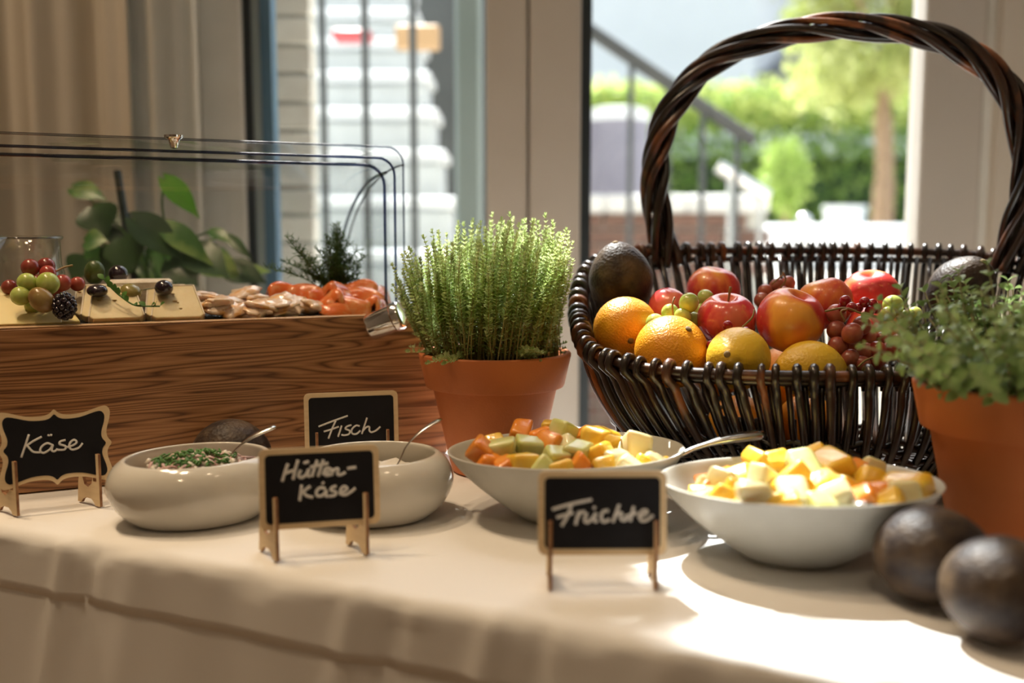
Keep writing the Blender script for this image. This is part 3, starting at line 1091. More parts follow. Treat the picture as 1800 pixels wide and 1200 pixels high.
# local axes: x along the front (negative = left), y to the back
build('front_panel', MB().bbox((-BL, 0, 0), (0, 0.014, BH + 0.002), 0.0012), M['oak'], box)
build('side_panel', MB().bbox((-0.014, 0.0142, 0), (0, BD - 0.0142, BH + 0.002), 0.0012), M['oak'], box)
build('side_panel', MB().bbox((-BL, 0.0142, 0), (-BL + 0.014, BD - 0.0142, BH + 0.002), 0.0012), M['oak'], box)
build('back_panel', MB().bbox((-BL, BD - 0.014, 0), (0, BD, BH + 0.002), 0.0012), M['oak'], box)
build('edge_strip', MB().bbox((-BL, 0.0005, BH + 0.002), (0, 0.0135, BH + 0.0040), 0.0008), M['oak_edge'], box, label='light oak edging strip')
build('shelf', MB().box((-BL + 0.0145, 0.0145, BH - 0.024), (-0.0145, BD - 0.0145, BH - 0.012)), M['oak'], box)


def box_pt(px, t, z):
    """world point above the box at depth t behind its front that lines up with column px"""
    u = (px - 900) / FPX
    lo, hi = 0.0, 1.2
    for _ in range(40):
        mid = (lo + hi) / 2
        p = R0 - be * mid + bn * t
        zc = p.y * CT + (CAM_H - (T + z)) * ST
        if p.x / zc > u:
            lo = mid
        else:
            hi = mid
    p = R0 - be * lo + bn * t
    return Vector((p.x, p.y, T + z))


def box_uv(px, t):
    p = box_pt(px, t, BH)
    return -(R0 - p).dot(be) if False else (p - R0).dot(be)


# roll-top cover, opened: two nested quarter shells behind the front line
def shell(x0, x1, y0, y1, z0, z1, rc, nseg=18):
    """quarter-round acrylic shell: skin over the back, quarter discs at both ends"""
    mb = MB()
    def prof_pt(k):
        a = PI / 2 * k / nseg
        return (y0 + (y1 - y0) * math.sin(a), z0 + (z1 - z0) * math.cos(a))
    xs = [x0, x0 + rc * 0.3, x0 + rc, x1 - rc, x1 - rc * 0.3, x1]
    dz = [rc, rc * 0.3, 0, 0, rc * 0.3, rc]
    vs = []
    for x, d in zip(xs, dz):
        for k in range(nseg + 1):
            y, z = prof_pt(k)
            f = 1 - d / (z1 - z0)
            g = 1 - d / (y1 - y0)
            vs.append((x, y0 + (y - y0) * g, z0 + (z - z0) * f))
    fs = []
    n = nseg + 1
    for i in range(len(xs) - 1):
        for k in range(nseg):
            fs.append((i * n + k, (i + 1) * n + k, (i + 1) * n + k + 1, i * n + k + 1))
    for i, x in ((0, x0), (len(xs) - 1, x1)):
        c = len(vs)
        vs.append((x, y0, z0))
        for k in range(nseg):
            fs.append((c, i * n + k, i * n + k + 1))
    return mb.add(vs, fs)


def front_edge(x0, x1, y, z0, z1, rc, k=6):
    pts = [(x0, y, z0), (x0, y, z1 - rc)]
    for i in range(1, k + 1):
        a = PI / 2 * i / k
        pts.append((x0 + rc - rc * math.cos(a), y, z1 - rc + rc * math.sin(a)))
    pts.append((x1 - rc, y, z1))
    for i in range(1, k + 1):
        a = PI / 2 * i / k
        pts.append((x1 - rc + rc * math.sin(a), y, z1 - rc + rc * math.cos(a)))
    pts.append((x1, y, z0))
    return pts


def end_arc(x, y0, y1, z0, z1, n=18):
    return [(x, y0 + (y1 - y0) * math.sin(PI / 2 * k / n), z0 + (z1 - z0) * math.cos(PI / 2 * k / n)) for k in range(n + 1)]


cx0, cx1 = -BL + 0.03, -0.045
Y0 = 0.035
cover = build('outer_cover', shell(cx0, cx1, Y0, BD - 0.006, BH + 0.004, 0.392, 0.024), M['acrylic'], box, smooth=True)
build('rim', MB().tube(front_edge(cx0, cx1, Y0, BH + 0.004, 0.394, 0.022), 0.0016, 6), M['acrylic_rim'], cover, label='thin clear front rim')
build('rim', MB().tube(end_arc(cx1, Y0, BD - 0.008, BH + 0.004, 0.372), 0.0016, 6), M['acrylic_rim'], cover)
inner = build('inner_cover', shell(cx0 + 0.012, cx1 - 0.018, Y0 + 0.004, BD - 0.022, BH + 0.004, 0.374, 0.028), M['acrylic'], box, smooth=True)
build('rim', MB().tube(front_edge(cx0 + 0.008, cx1 - 0.012, Y0 - 0.001, BH + 0.004, 0.380, 0.022), 0.0017, 6), M['acrylic_edge'], inner, label='dark blue tinted rim')
build('rim', MB().tube(front_edge(cx0 + 0.012, cx1 - 0.024, Y0 + 0.004, BH + 0.004, 0.371, 0.026), 0.0020, 6), M['acrylic_edge'], inner, label='dark blue tinted rim')
build('rim', MB().tube(end_arc(cx1 - 0.022, Y0 + 0.004, BD - 0.06, BH + 0.004, 0.362), 0.0022, 6), M['acrylic_rim'], inner)
kx = (box_pt(304, Y0, 0.39) - R0).dot(be)
build('knob', MB().lathe([(0.0, -0.014), (0.004, -0.013), (0.0065, -0.004), (0.0105, -0.001), (0.011, 0.0015), (0.0, 0.002)], 20), M['chrome'], cover, (kx, Y0 - 0.010, 0.396))
hd = MB()
hd.lathe([(0.0, -0.030), (0.015, -0.030), (0.017, -0.027), (0.017, 0.004), (0.019, 0.006), (0.019, 0.014), (0.017, 0.017), (0.0, 0.019)], 28)
hx = (box_pt(679, 0.0, 0.175) - R0).dot(be)
build('chrome_handle', hd, M['chrome'], box, (hx, -0.018, 0.179), (math.radians(68), 0, math.radians(58)))

# slate plate on the shelf
SLZ = BH + 0.0025
sl = MB().bbox((-BL + 0.017, 0.017, BH - 0.0115), (-0.017, BD - 0.017, SLZ), 0.0015)
slo = build('slate_plate', sl, M['slate'], loc=tuple(R0), rot=(0, 0, PHI))
tag(slo, 'dark slate serving plate set into the top of the oak box', 'plate')

# ------------------------------------------------------------------ food on the slate


def grape_mesh(name, r, m, long=1.0):
    return MB().blob((0, 0, 0), r, r, r * long, 16, 10).mesh(name, [m], True)


def place_box(px, py, t):
    """point at photo pixel (px,py), t behind the box front"""
    p = box_pt(px, t, 0.2)
    return at(px, py, p.y)


def bunch(name, label, cat, items, mats, d_fn, stem_pts=None, long=1.0, dist=FPX, group=None, part='grape'):
    """items: (px, py, r_px, depth, material key)"""
    P = []
    for (px, py, rp, dd, mk) in items:
        c = at(px, py, dd)
        P.append((c, rp * dd / FPX, mk))
    c0 = P[0][0]
    base = Vector((sum(p[0].x for p in P) / len(P), sum(p[0].y for p in P) / len(P), min(p[0].z - p[1] for p in P)))
    root = thing(name, label, cat, tuple(base), 0, group)
    for (c, r, mk) in P:
        q = c - base
        a = rnd.uniform(0, 6)
        build(part, MB().blob((0, 0, 0), r, r, r * long, 16, 10), M[mk], root, tuple(q), (rnd.uniform(-0.5, 0.5), rnd.uniform(-0.5, 0.5), a), smooth=True)
    return root, base


# glass jar with jam
jp = place_box(44, 470, 0.11)
jar = thing('glass_jar', 'open glass jar holding orange jam behind the grapes', 'jar', (jp.x, jp.y, T + SLZ))
JH = 0.098
build('body', MB().lathe([(0.0, 0.0), (0.040, 0.0), (0.043, 0.004), (0.043, 0.056), (0.040, 0.066), (0.0395, JH - 0.004), (0.0425, JH - 0.002), (0.0425, JH), (0.0375, JH), (0.037, 0.066), (0.0405, 0.055), (0.0405, 0.003), (0, 0.003)], 40), M['jar_glass'], jar, smooth=True)
build('rim', MB().tube([(0.041 * math.cos(2 * PI * k / 36), 0.041 * math.sin(2 * PI * k / 36), JH) for k in range(36)], 0.0022, 6, closed=True), M['jar_glass'], jar)
build('jam', MB().lathe([(0.0, 0.004), (0.0395, 0.004), (0.0395, 0.030), (0.02, 0.032), (0.0, 0.031)], 32), M['jam'], jar)


def on_slate(px, t):
    p = box_pt(px, t, SLZ)
    return p


def cluster_box(name, label, cat, items, t0, stem=None, long=1.0):
    """grapes (px, py, r_px, dt, mat): dt is added to the depth behind the front"""
    P = []
    for (px, py, rp, dt, mk) in items:
        d = box_pt(px, t0 + dt, 0.2).y
        P.append((at(px, py, d), rp * d / FPX, mk))
    base = Vector((sum(p[0].x for p in P) / len(P), sum(p[0].y for p in P) / len(P), T + SLZ))
    root = thing(name, label, cat, tuple(base))
    for (c, r, mk) in P:
        build('grape', MB().blob((0, 0, 0), r, r, r * long, 18, 12), M[mk], root, tuple(c - base), (rnd.uniform(-0.6, 0.6), rnd.uniform(-0.6, 0.6), 0), smooth=True)
    if stem:
        sp = []
        for (px, py, dt) in stem:
            d = box_pt(px, t0 + dt, 0.2).y
            sp.append(at(px, py, d) - base)
        build('stem', MB().tube(catmull(sp, 5), 0.0012, 6), M['twig'], root)
    return root


cluster_box('red_grapes', 'bunch of red grapes on its stem in front of the jam jar', 'grapes',
            [(53, 470, 15.5, 0.03, 'grape_red'), (81, 468, 15.5, 0.045, 'grape_red'), (84, 480, 14, 0.025, 'grape_red'), (110, 497, 15, 0.035, 'grape_red'),
             (136, 499, 13, 0.05, 'grape_red'), (17, 505, 14, 0.045, 'grape_red'), (66, 497, 15, 0.058, 'grape_red'), (96, 513, 14, 0.05, 'grape_red'), (35, 515, 14, 0.055, 'grape_red')], 0.02,
            stem=[(96, 478, 0.045), (112, 470, 0.05), (128, 466, 0.05)])
cluster_box('green_grapes', 'cluster of pale green grapes below the red grapes', 'grapes',
            [(47, 496, 16.5, 0.015, 'grape_green'), (84, 498, 20, 0.012, 'grape_green'), (36, 520, 17, 0.008, 'grape_green'), (58, 535, 15, 0.022, 'grape_green')], 0.015)
g = place_box(73, 527, 0.012)
gb = build('brown_grape', MB().blob((0, 0, 0), 0.0125, 0.0125, 0.0155, 20, 14), M['grape_brown'], loc=tuple(g), rot=(0.3, -0.6, 0), smooth=True)
tag(gb, 'single brownish oval grape at the front of the green grapes', 'grape')


def blackberry(px, py, t, r, name, label):
    c = place_box(px, py, t)
    root = thing(name, label, 'berry', tuple(c))
    mb = MB()
    for k in range(46):
        z = 1 - 2 * (k + 0.5) / 46
        a = k * 2.399963
        s = math.sqrt(1 - z * z)
        mb.blob((s * math.cos(a) * r * 0.86, s * math.sin(a) * r * 0.86, z * r * 1.05), r * 0.27, r * 0.27, r * 0.27, 8, 6)
    o = build('drupelets', mb, M['black_fruit'], root, smooth=True, kind='stuff')
    build('core', MB().blob((0, 0, 0), r * 0.86, r * 0.86, r * 1.02, 14, 10), M['black_fruit'], root, smooth=True)
    return root


blackberry(113, 538, 0.008, 0.0125, 'blackberry', 'black blackberry lying between the grapes and the soft cheese')


def slab(mb, lx, ly, th, M_, hole=None):
    mb.bbox((-lx / 2, -ly / 2, -th / 2), (lx / 2, ly / 2, th / 2), th * 0.25, 0, M_)


def cheese_wedge(px, py, t, lx, ly, th, tilt, yaw, name, label, group=None):
    c = place_box(px, py, t)
    root = thing(name, label, 'cheese', tuple(c), PHI + yaw, group)
    R_ = Matrix.Rotation(tilt, 4, 'X')
    mb = MB()
    poly = [(-lx / 2 + 0.004, -ly / 2), (lx / 2 - 0.004, -ly / 2), (lx / 2, -ly / 2 + 0.004), (lx / 2 * 0.72, ly / 2), (-lx / 2 * 0.72, ly / 2), (-lx / 2, -ly / 2 + 0.004)]
    mb.prism(poly, lambda u, v, s: tuple(R_ @ Vector((u, v, (s - 0.5) * th))))
    o = build('paste', mb, M['cheese_soft'], root, smooth=False)
    bv = o.modifiers.new('bevel', 'BEVEL')
    bv.width = 0.0012
    bv.segments = 2
    rm = MB()
    rm.prism([(-lx / 2 * 0.99, -ly / 2 + 0.004), (-lx / 2 * 0.99 - 0.0015, -ly / 2 + 0.004), (-lx / 2 * 0.72 - 0.0015, ly / 2 + 0.001), (lx / 2 * 0.72 + 0.0015, ly / 2 + 0.001), (lx / 2 * 0.72, ly / 2), (-lx / 2 * 0.72, ly / 2)],
             lambda u, v, s: tuple(R_ @ Vector((u, v, (s - 0.5) * th * 1.04))))
    rm.prism([(lx / 2 * 0.99, -ly / 2 + 0.004), (lx / 2 * 0.99 + 0.0015, -ly / 2 + 0.004), (lx / 2 * 0.72 + 0.0015, ly / 2 + 0.001), (lx / 2 * 0.72, ly / 2)],
             lambda u, v, s: tuple(R_ @ Vector((u, v, (s - 0.5) * th * 1.04))))
    build('rind', rm, M['cheese_rind'], root, smooth=False)
    ho = MB()
    for k in range(5):
        u, v = rnd.uniform(-0.35, 0.35) * lx, rnd.uniform(-0.4, 0.3) * ly
        p = R_ @ Vector((u, v, th * 0.5))
        ho.blob(tuple(p), 0.0022 * rnd.uniform(0.6, 1.4), 0.0022, 0.0006, 8, 6, M=None)
    build('hole', ho, M['cheese_hole'], root, smooth=True, kind='stuff')
    return root


TI = math.radians(42)
cheese_wedge(203, 536, 0.037, 0.058, 0.052, 0.011, TI, 0.0, 'soft_cheese_slice', 'front slice of the left soft cheese fan, with small holes')
cheese_wedge(186, 533, 0.057, 0.056, 0.050, 0.010, TI, 0.05, 'soft_cheese_slice', 'middle slice of the left soft cheese fan')
cheese_wedge(171, 531, 0.077, 0.054, 0.048, 0.010, TI, 0.08, 'soft_cheese_slice', 'rear slice of the left soft cheese fan')
cheese_wedge(310, 536, 0.037, 0.058, 0.052, 0.013, TI, -0.02, 'soft_cheese_slice', 'front slice of the right soft cheese fan')
cheese_wedge(296, 533, 0.058, 0.056, 0.050, 0.012, TI, 0.04, 'soft_cheese_slice', 'rear slice of the right soft cheese fan')


def flat_slice(px, t, outline, z, tilt, yaw, th, label):
    p = box_pt(px, t, SLZ + z)
    R_ = Matrix.Rotation(tilt, 4, 'X')
    mb = MB()
    mb.prism(outline, lambda u, v, s: tuple(R_ @ Vector((u, v, s * th))))
    o = build('cheese_slice', mb, M['cheese_yellow'], loc=tuple(p), rot=(0, 0, PHI + yaw), smooth=False)
    bv = o.modifiers.new('bevel', 'BEVEL')
    bv.width = 0.0008
    bv.segments = 2
    tag(o, label, 'cheese', 'yellow cheese slices')
    return o


half = [(-0.048, 0), (0.048, 0)] + [(0.048 * math.cos(PI * k / 14), 0.056 * math.sin(PI * k / 14)) for k in range(1, 14)]
flat_slice(25, 0.017, half, 0.0005, math.radians(33), 0.0, 0.004, 'half round yellow cheese slice leaning at the far left front')
flat_slice(100, 0.017, [(-0.026, 0), (0.024, 0), (0.020, 0.03), (0.004, 0.046), (-0.026, 0.044)], 0.0005, math.radians(10), 0.02, 0.004, 'yellow cheese slice lying flat beside the blackberry')
flat_slice(-10, 0.042, half, 0.004, math.radians(40), 0.05, 0.004, 'yellow cheese slice behind the half round slice at the far left')


def dark_ball(px, py, t, rx, rz, name, label, mk, cat, rot=(0, 0, 0), pick=False):
    c = place_box(px, py, t)
    o = build(name, MB().blob((0, 0, 0), rx, rx, rz, 20, 14), M[mk], loc=tuple(c), rot=rot, smooth=True)
    return tag(o, label, cat)


dark_ball(171, 511, 0.036, 0.0115, 0.0075, 'black_olive', 'black olive on the left soft cheese fan', 'black_fruit', 'olive')
o2 = dark_ball(288, 506, 0.036, 0.0105, 0.0095, 'black_olive', 'black olive on the right soft cheese fan', 'black_fruit', 'olive')
dark_ball(208, 482, 0.115, 0.0115, 0.0115, 'dark_grape', 'round dark grape standing behind the left soft cheese', 'black_fruit', 'grape')
dark_ball(230, 513, 0.05, 0.0125, 0.0095, 'green_olive', 'green olive between the two soft cheese fans', 'olive_green', 'olive', (0.2, 0.4, 0))
dark_ball(166, 479, 0.115, 0.0120, 0.0155, 'gherkin', 'dark green gherkin behind the left soft cheese', 'gherkin', 'gherkin', (0.3, 0.2, 0))
pk = build('cocktail_pick', MB().tube([place_box(296, 503, 0.034), place_box(244, 510, 0.052)], 0.0008, 6), M['steel'])
tag(pk, 'thin pick running from the black olive to the green olive', 'pick')
# cheese log piece at the back
for (px, py, t, a, lab) in ((235, 500, 0.085, 0.2, 'pale cheese piece behind the green olive'), (262, 499, 0.12, -0.2, 'pale cheese piece behind the right soft cheese')):
    c = place_box(px, py, t)
    mb = MB().bbox((-0.026, -0.02, T + SLZ - c.z), (0.026, 0.02, 0.006), 0.003)
    o = build('cheese_piece', mb, M['cheese_rind'], loc=tuple(c), rot=(0, 0, PHI + a))
    tag(o, lab, 'cheese')

# herb sprig on the cheese
hp = place_box(250, 530, 0.012)
hsp = thing('herb_sprig', 'small green herb sprig draped over the soft cheese', 'herb', tuple(hp))
spath = [place_box(x, y, t) - hp for (x, y, t) in ((182, 490, 0.035), (198, 508, 0.028), (214, 522, 0.022), (236, 536, 0.014), (262, 538, 0.012), (281, 538, 0.010))]
build('stem', MB().tube(catmull(spath, 5), 0.0010, 6), M['herb_mid'], hsp)


def leaf_mb(mb, base, d, up, L_, W_, curl=0.15, mi=0, nu=4):
    """oval leaf from base along d; up = face normal"""
    d = d.normalized()
    s = d.cross(up)
    if s.length < 1e-4:
        s = d.cross(Vector((1, 0, 0.3)))
    s.normalize()
    n = s.cross(d).normalized()
    vs, fs = [], []
    for k in range(nu + 1):
        f = k / nu
        wv = W_ * math.sin(PI * (f * 0.92 + 0.04)) ** 0.8
        c = base + d * (L_ * f) - n * (curl * L_ * f * f)
        e = n * (W_ * 0.28 * math.sin(PI * f))
        vs += [c - s * wv + e, c, c + s * wv + e]
    for k in range(nu):
        a = k * 3
        fs += [(a, a + 1, a + 4, a + 3), (a + 1, a + 2, a + 5, a + 4)]
    mb.add(vs, fs, mi)


for k in range(13):
    i = k / 12 * (len(spath) - 1)
    a = min(int(i), len(spath) - 2)
    p = spath[a].lerp(spath[a + 1], i - a)
    m1 = MB()
    leaf_mb(m1, p, Vector((rnd.uniform(-1, 1), rnd.uniform(-0.8, 0.2), rnd.uniform(0.0, 0.9))), Vector((0, -0.6, 0.8)), 0.0085, 0.0035)
    build('leaf', m1, M['herb_mid'], hsp, smooth=True)


def fish_piece(mb, c, yaw, L_, W_, th, folds, lift, seed, rag=1.0):
    """wavy, folded slice of fish: ribbon with S-shaped section"""
    rg = random.Random(seed)
    nu, nv = 16, 6
    ca, sa = math.cos(yaw), math.sin(yaw)
    grid = []
    ph = rg.uniform(0, 6)
    for side in (0, 1):
        for j in range(nv + 1):
            for i in range(nu + 1):
                u = i / nu - 0.5
                v = j / nv - 0.5
                wsh = math.sqrt(max(0.0, 1 - (2 * u) ** 4)) * (1 + 0.15 * math.sin(5 * u + ph))
                x = u * L_
                y = v * W_ * (0.35 + 0.65 * wsh)
                z = lift * (1 - (2 * v) ** 2) * (0.6 + 0.4 * wsh) + 0.18 * lift * math.sin(folds * 2 * PI * v + ph + 2 * u)
                z += 0.0035 * rag * mnoise.noise(Vector((x * 45 + seed, y * 45, 0)))
                z += 0.10 * (rag - 1) * lift * (2 * abs(u)) * math.sin(ph * 3 + 9 * u)
                y += 0.004 * rag * math.sin(u * 7 + ph) + 0.003 * (rag - 1) * mnoise.noise(Vector((u * 9 + seed, v * 5, 2)))
                x += 0.004 * (rag - 1) * mnoise.noise(Vector((v * 9, seed, u * 3)))
                if side:
                    z -= th * (0.5 + 0.5 * wsh)
                grid.append((c[0] + x * ca - y * sa, c[1] + x * sa + y * ca, c[2] + max(z, -0.001 if not side else -0.004)))
    w_ = nu + 1
    n1 = (nv + 1) * w_
    fs = []
    for j in range(nv):
        for i in range(nu):
            a = j * w_ + i
            fs.append((a, a + 1, a + w_ + 1, a + w_))
            b = n1 + a
            fs.append((b, b + w_, b + w_ + 1, b + 1))
    edge = [(j * w_, (j + 1) * w_) for j in range(nv)] + [((j + 1) * w_ + nu, j * w_ + nu) for j in range(nv)]
    edge += [(i + 1, i) for i in range(nu)] + [(nv * w_ + i, nv * w_ + i + 1) for i in range(nu)]
    for a, b in edge:
        fs.append((a, b, b + n1, a + n1))
    mb.add(grid, fs)


TROUT = [  # px, py(centre), t, length, width, lift, yaw
    (345, 520, 0.085, 0.058, 0.034, 0.014, 0.1, 'at the far left of the fish row'), (392, 526, 0.060, 0.060, 0.034, 0.016, 0.4, 'second from the left at the back'),
    (372, 534, 0.040, 0.050, 0.030, 0.013, -0.2, 'behind the bare slate patch'), (415, 541, 0.042, 0.046, 0.028, 0.013, 0.5, 'with a ragged orange tip'),
    (448, 546, 0.036, 0.044, 0.030, 0.014, -0.6, 'with an amber end pointing to the front edge'), (470, 533, 0.045, 0.060, 0.034, 0.018, 0.2, 'in the middle of the pile'),
    (505, 530, 0.050, 0.060, 0.036, 0.020, -0.1, 'with silvery skin at the top of the pile'), (500, 543, 0.044, 0.048, 0.028, 0.013, 0.3, 'low at the front of the pile'),
    (545, 542, 0.042, 0.056, 0.028, 0.013, -0.15, 'touching the salmon at the front'), (440, 517, 0.085, 0.060, 0.034, 0.016, 0.3, 'high at the back beneath the pothos'),
]
for k, (px, py, t, L_, W_, lf, yw, lab) in enumerate(TROUT):
    p = place_box(px, py, t)
    zt = p.z
    b0 = T + SLZ + 0.0045
    mb = MB()
    fg = random.Random(70 + k)
    for q in range(5):
        Mq = Matrix.Rotation(fg.uniform(-0.5, 0.5), 4, 'Z') @ Matrix.Rotation(fg.uniform(-0.45, 0.35), 4, 'X') @ Matrix.Rotation(fg.uniform(-0.25, 0.25), 4, 'Y')
        sd = fg.uniform(0, 90)

        def flake(d, p, sd=sd):
            n_ = mnoise.noise(Vector((d.x * 1.8 + sd, d.y * 1.8, 0))) * 0.55 + mnoise.noise(Vector((d.x * 5 + sd, d.y * 5, 2))) * 0.22
            return Vector((p.x * (1 + n_), p.y * (1 + n_), p.z * (1 + 0.6 * mnoise.noise(Vector((d.x * 4, d.y * 4, sd))))))
        mb.blob((fg.uniform(-0.22, 0.22) * L_, fg.uniform(-0.20, 0.20) * W_, 0.002 + lf * 0.13 * q), L_ * fg.uniform(0.30, 0.42), W_ * fg.uniform(0.42, 0.60), fg.uniform(0.0042, 0.0062), 22, 9, fn=flake, M=Mq)
    z0 = max(b0, zt - lf * 0.6)
    o = build('trout_piece', mb, M['trout'], loc=(p.x, p.y, z0), rot=(math.radians(12 + 9 * math.sin(k * 2.3)), math.radians(10 * math.sin(k * 1.7)), PHI + yw), smooth=True)
    tag(o, 'smoked trout piece ' + lab, 'fish', 'smoked trout pieces')
SALMON = [
    (505, 507, 0.105, 0.058, 0.034, 0.016, 0.2, 'at the back left beside the dill'), (540, 512, 0.085, 0.050, 0.036, 0.018, -0.3, 'below the dill stems'),
    (590, 506, 0.075, 0.052, 0.036, 0.022, 0.9, 'curled at the top left of the salmon pile'), (625, 505, 0.080, 0.060, 0.032, 0.018, -0.3, 'at the top of the salmon pile'),
    (592, 523, 0.050, 0.050, 0.040, 0.022, 1.1, 'rolled in the middle left of the salmon pile'), (638, 520, 0.066, 0.062, 0.030, 0.018, -0.5, 'lying diagonal in the middle'),
    (664, 514, 0.078, 0.046, 0.034, 0.022, 0.8, 'upright at the far right'), (610, 536, 0.032, 0.060, 0.030, 0.016, -0.2, 'glossy near the front centre'),
    (655, 532, 0.035, 0.040, 0.032, 0.018, 1.2, 'curled at the right end beside the chrome handle'), (606, 549, 0.028, 0.066, 0.026, 0.012, -0.1, 'flat along the front edge'),
    (565, 520, 0.07, 0.05, 0.032, 0.018, 0.3, 'beside the silvery trout'),
]
for k, (px, py, t, L_, W_, lf, yw, lab) in enumerate(SALMON):
    p = place_box(px, py, t)
    b0 = T + SLZ + 0.0045
    mb = MB()
    fish_piece(mb, (0, 0, 0), 0, L_, W_, 0.006, 1.0, lf, 40 + k)
    z0 = max(b0, p.z - lf * 0.6)
    o = build('salmon_slice', mb, M['salmon'], loc=(p.x, p.y, z0), rot=(math.radians(14), 0, PHI + yw), smooth=True)
    tag(o, 'orange smoked salmon slice ' + lab, 'fish', 'smoked salmon slices')

# dill
dp = box_pt(590, 0.100, SLZ + 0.018)
dill = thing('dill_bunch', 'bunch of feathery dark green dill standing behind the salmon', 'herb', tuple(dp))
dr = random.Random(21)
dill_tips = [(592, 395), (588, 402), (597, 406), (585, 415), (600, 418), (591, 412), (505, 418), (520, 440), (560, 440), (575, 420), (610, 425), (628, 440), (640, 450), (545, 455), (630, 470), (500, 460), (470, 470), (600, 440), (583, 450), (615, 460), (630, 490), (540, 480)]
for (px, py) in dill_tips:
    tip = place_box(px, py, 0.105 + dr.uniform(-0.02, 0.03)) - dp
    mid = tip * 0.5 + Vector((dr.uniform(-0.006, 0.006), 0, 0.006))
    path = catmull([Vector((dr.uniform(-0.006, 0.006), dr.uniform(-0.006, 0.006), 0)), mid, tip], 8)
    mb = MB()
    mb.tube(path, [0.0012 - 0.0008 * k / (len(path) - 1) for k in range(len(path))], 5)
    for k in range(3, len(path)):
        c = Vector(path[k])
        n_b = 4
        for q in range(n_b):
            d = Vector((dr.uniform(-1, 1), dr.uniform(-1, 1), dr.uniform(-0.1, 1.1))).normalized()
            L_ = dr.uniform(0.008, 0.016) * (1.2 - 0.6 * k / len(path))
            e = c + d * L_
            mb.tube([c, e], [0.0006, 0.0003], 3, cap=False)
            for h in range(3):
                c2 = c.lerp(e, 0.4 + 0.25 * h)
                d2 = (d + Vector((dr.uniform(-1, 1), dr.uniform(-1, 1), dr.uniform(-1, 1)))).normalized()
                mb.tube([c2, c2 + d2 * L_ * 0.45], [0.0005, 0.0002], 3, cap=False)
    build('frond', mb, M['herb_dark'], dill, smooth=True)

# ------------------------------------------------------------------ pothos behind the box
pp = Vector((-0.56, 1.60, T))
pot = thing('potted_pothos', 'potted pothos with variegated leaves behind the clear cover', 'plant', tuple(pp))
build('pot', MB().lathe([(0, 0), (0.055, 0), (0.06, 0.004), (0.075, 0.15), (0.080, 0.152), (0.080, 0.175), (0.074, 0.175), (0.070, 0.16), (0, 0.158)], 32), M['plant_pot'], pot)
build('soil', MB().lathe([(0.071, 0.160), (0.04, 0.166), (0, 0.168)], 24), M['soil'], pot)
build('support_stick', MB().tube([(-0.095 + 0.06, 0.0, 0.12), at(206, 300, 1.62) - pp], 0.0065, 8), M['plant_pot'], pot)


def heart_leaf(mb, base, d, up, L_, W_, curl=0.2):
    d = d.normalized()
    s = d.cross(up)
    if s.length < 1e-3:
        s = d.cross(Vector((1, 0, 0.2)))
    s.normalize()
    n = s.cross(d).normalized()
    ws = [0.25, 0.78, 0.98, 1.0, 0.9, 0.72, 0.48, 0.22, 0.02]
    vs, fs = [], []
    for k, w_ in enumerate(ws):
        f = k / (len(ws) - 1)
        c = base + d * (L_ * f) - n * (curl * L_ * f * f)
        back = d * (-0.12 * L_ if k == 0 else (-0.05 * L_ if k == 1 else 0))
        e1 = n * (W_ * 0.16 * w_)
        e2 = n * (W_ * 0.10 * w_)
        vs += [c - s * (W_ * w_) + e1 + back, c - s * (W_ * w_ * 0.5) + e2 + back * 0.5, c, c + s * (W_ * w_ * 0.5) + e2 + back * 0.5, c + s * (W_ * w_) + e1 + back]
    for k in range(len(ws) - 1):
        for q in range(4):
            a = k * 5 + q
            fs.append((a, a + 1, a + 6, a + 5))
    mb.add(vs, fs)


POTHOS = [  # base px,py, tip px,py, width m, depth, material
    (289, 314, 350, 376, 0.019, 1.58, 'pothos_bright'), (128, 330, 182, 342, 0.020, 1.66, 'pothos'),
    (165, 365, 185, 410, 0.034, 1.60, 'pothos_dark'), (190, 372, 160, 400, 0.03, 1.64, 'pothos'),
    (150, 425, 185, 418, 0.022, 1.56, 'pothos'), (235, 385, 325, 448, 0.030, 1.54, 'pothos_dark'),
    (205, 385, 250, 440, 0.036, 1.62, 'pothos_dark'), (285, 395, 375, 455, 0.022, 1.56, 'pothos'),
    (370, 405, 405, 420, 0.012, 1.60, 'pothos'), (400, 415, 440, 450, 0.010, 1.62, 'pothos_dark'),
    (330, 440, 400, 475, 0.034, 1.58, 'pothos_dark'), (225, 440, 180, 490, 0.036, 1.58, 'pothos_dark'),
    (150, 455, 120, 490, 0.030, 1.60, 'pothos_dark'), (255, 450, 310, 490, 0.034, 1.62, 'pothos'),
    (350, 450, 420, 480, 0.030, 1.64, 'pothos'), (395, 470, 465, 488, 0.026, 1.64, 'pothos_dark'),
    (180, 440, 150, 480, 0.03, 1.66, 'pothos'), (215, 420, 232, 470, 0.034, 1.55, 'pothos_dark'),
    (300, 460, 345, 495, 0.03, 1.56, 'pothos_dark'), (420, 480, 475, 470, 0.016, 1.66, 'pothos'),
]
crown = Vector((0, 0, 0.17))
stm = MB()
for (bx_, by_, tx, ty, wd, dd, mk) in POTHOS:
    b = at(bx_, by_, dd) - pp
    t = at(tx, ty, dd + rnd.uniform(-0.03, 0.01)) - pp
    mb = MB()
    heart_leaf(mb, b, t - b, Vector((rnd.uniform(-0.2, 0.2), -0.75, 0.65)), (t - b).length, wd)
    build('leaf', mb, M[mk], pot, smooth=True)
    pth = catmull([crown + Vector((rnd.uniform(-0.03, 0.03), rnd.uniform(-0.03, 0.03), -0.005)), crown.lerp(b, 0.55) + Vector((0, 0, 0.03)), b], 6)
    build('stalk', MB().tube(pth, 0.0018, 5), M['herb_mid'], pot)

# ------------------------------------------------------------------ chalk signs


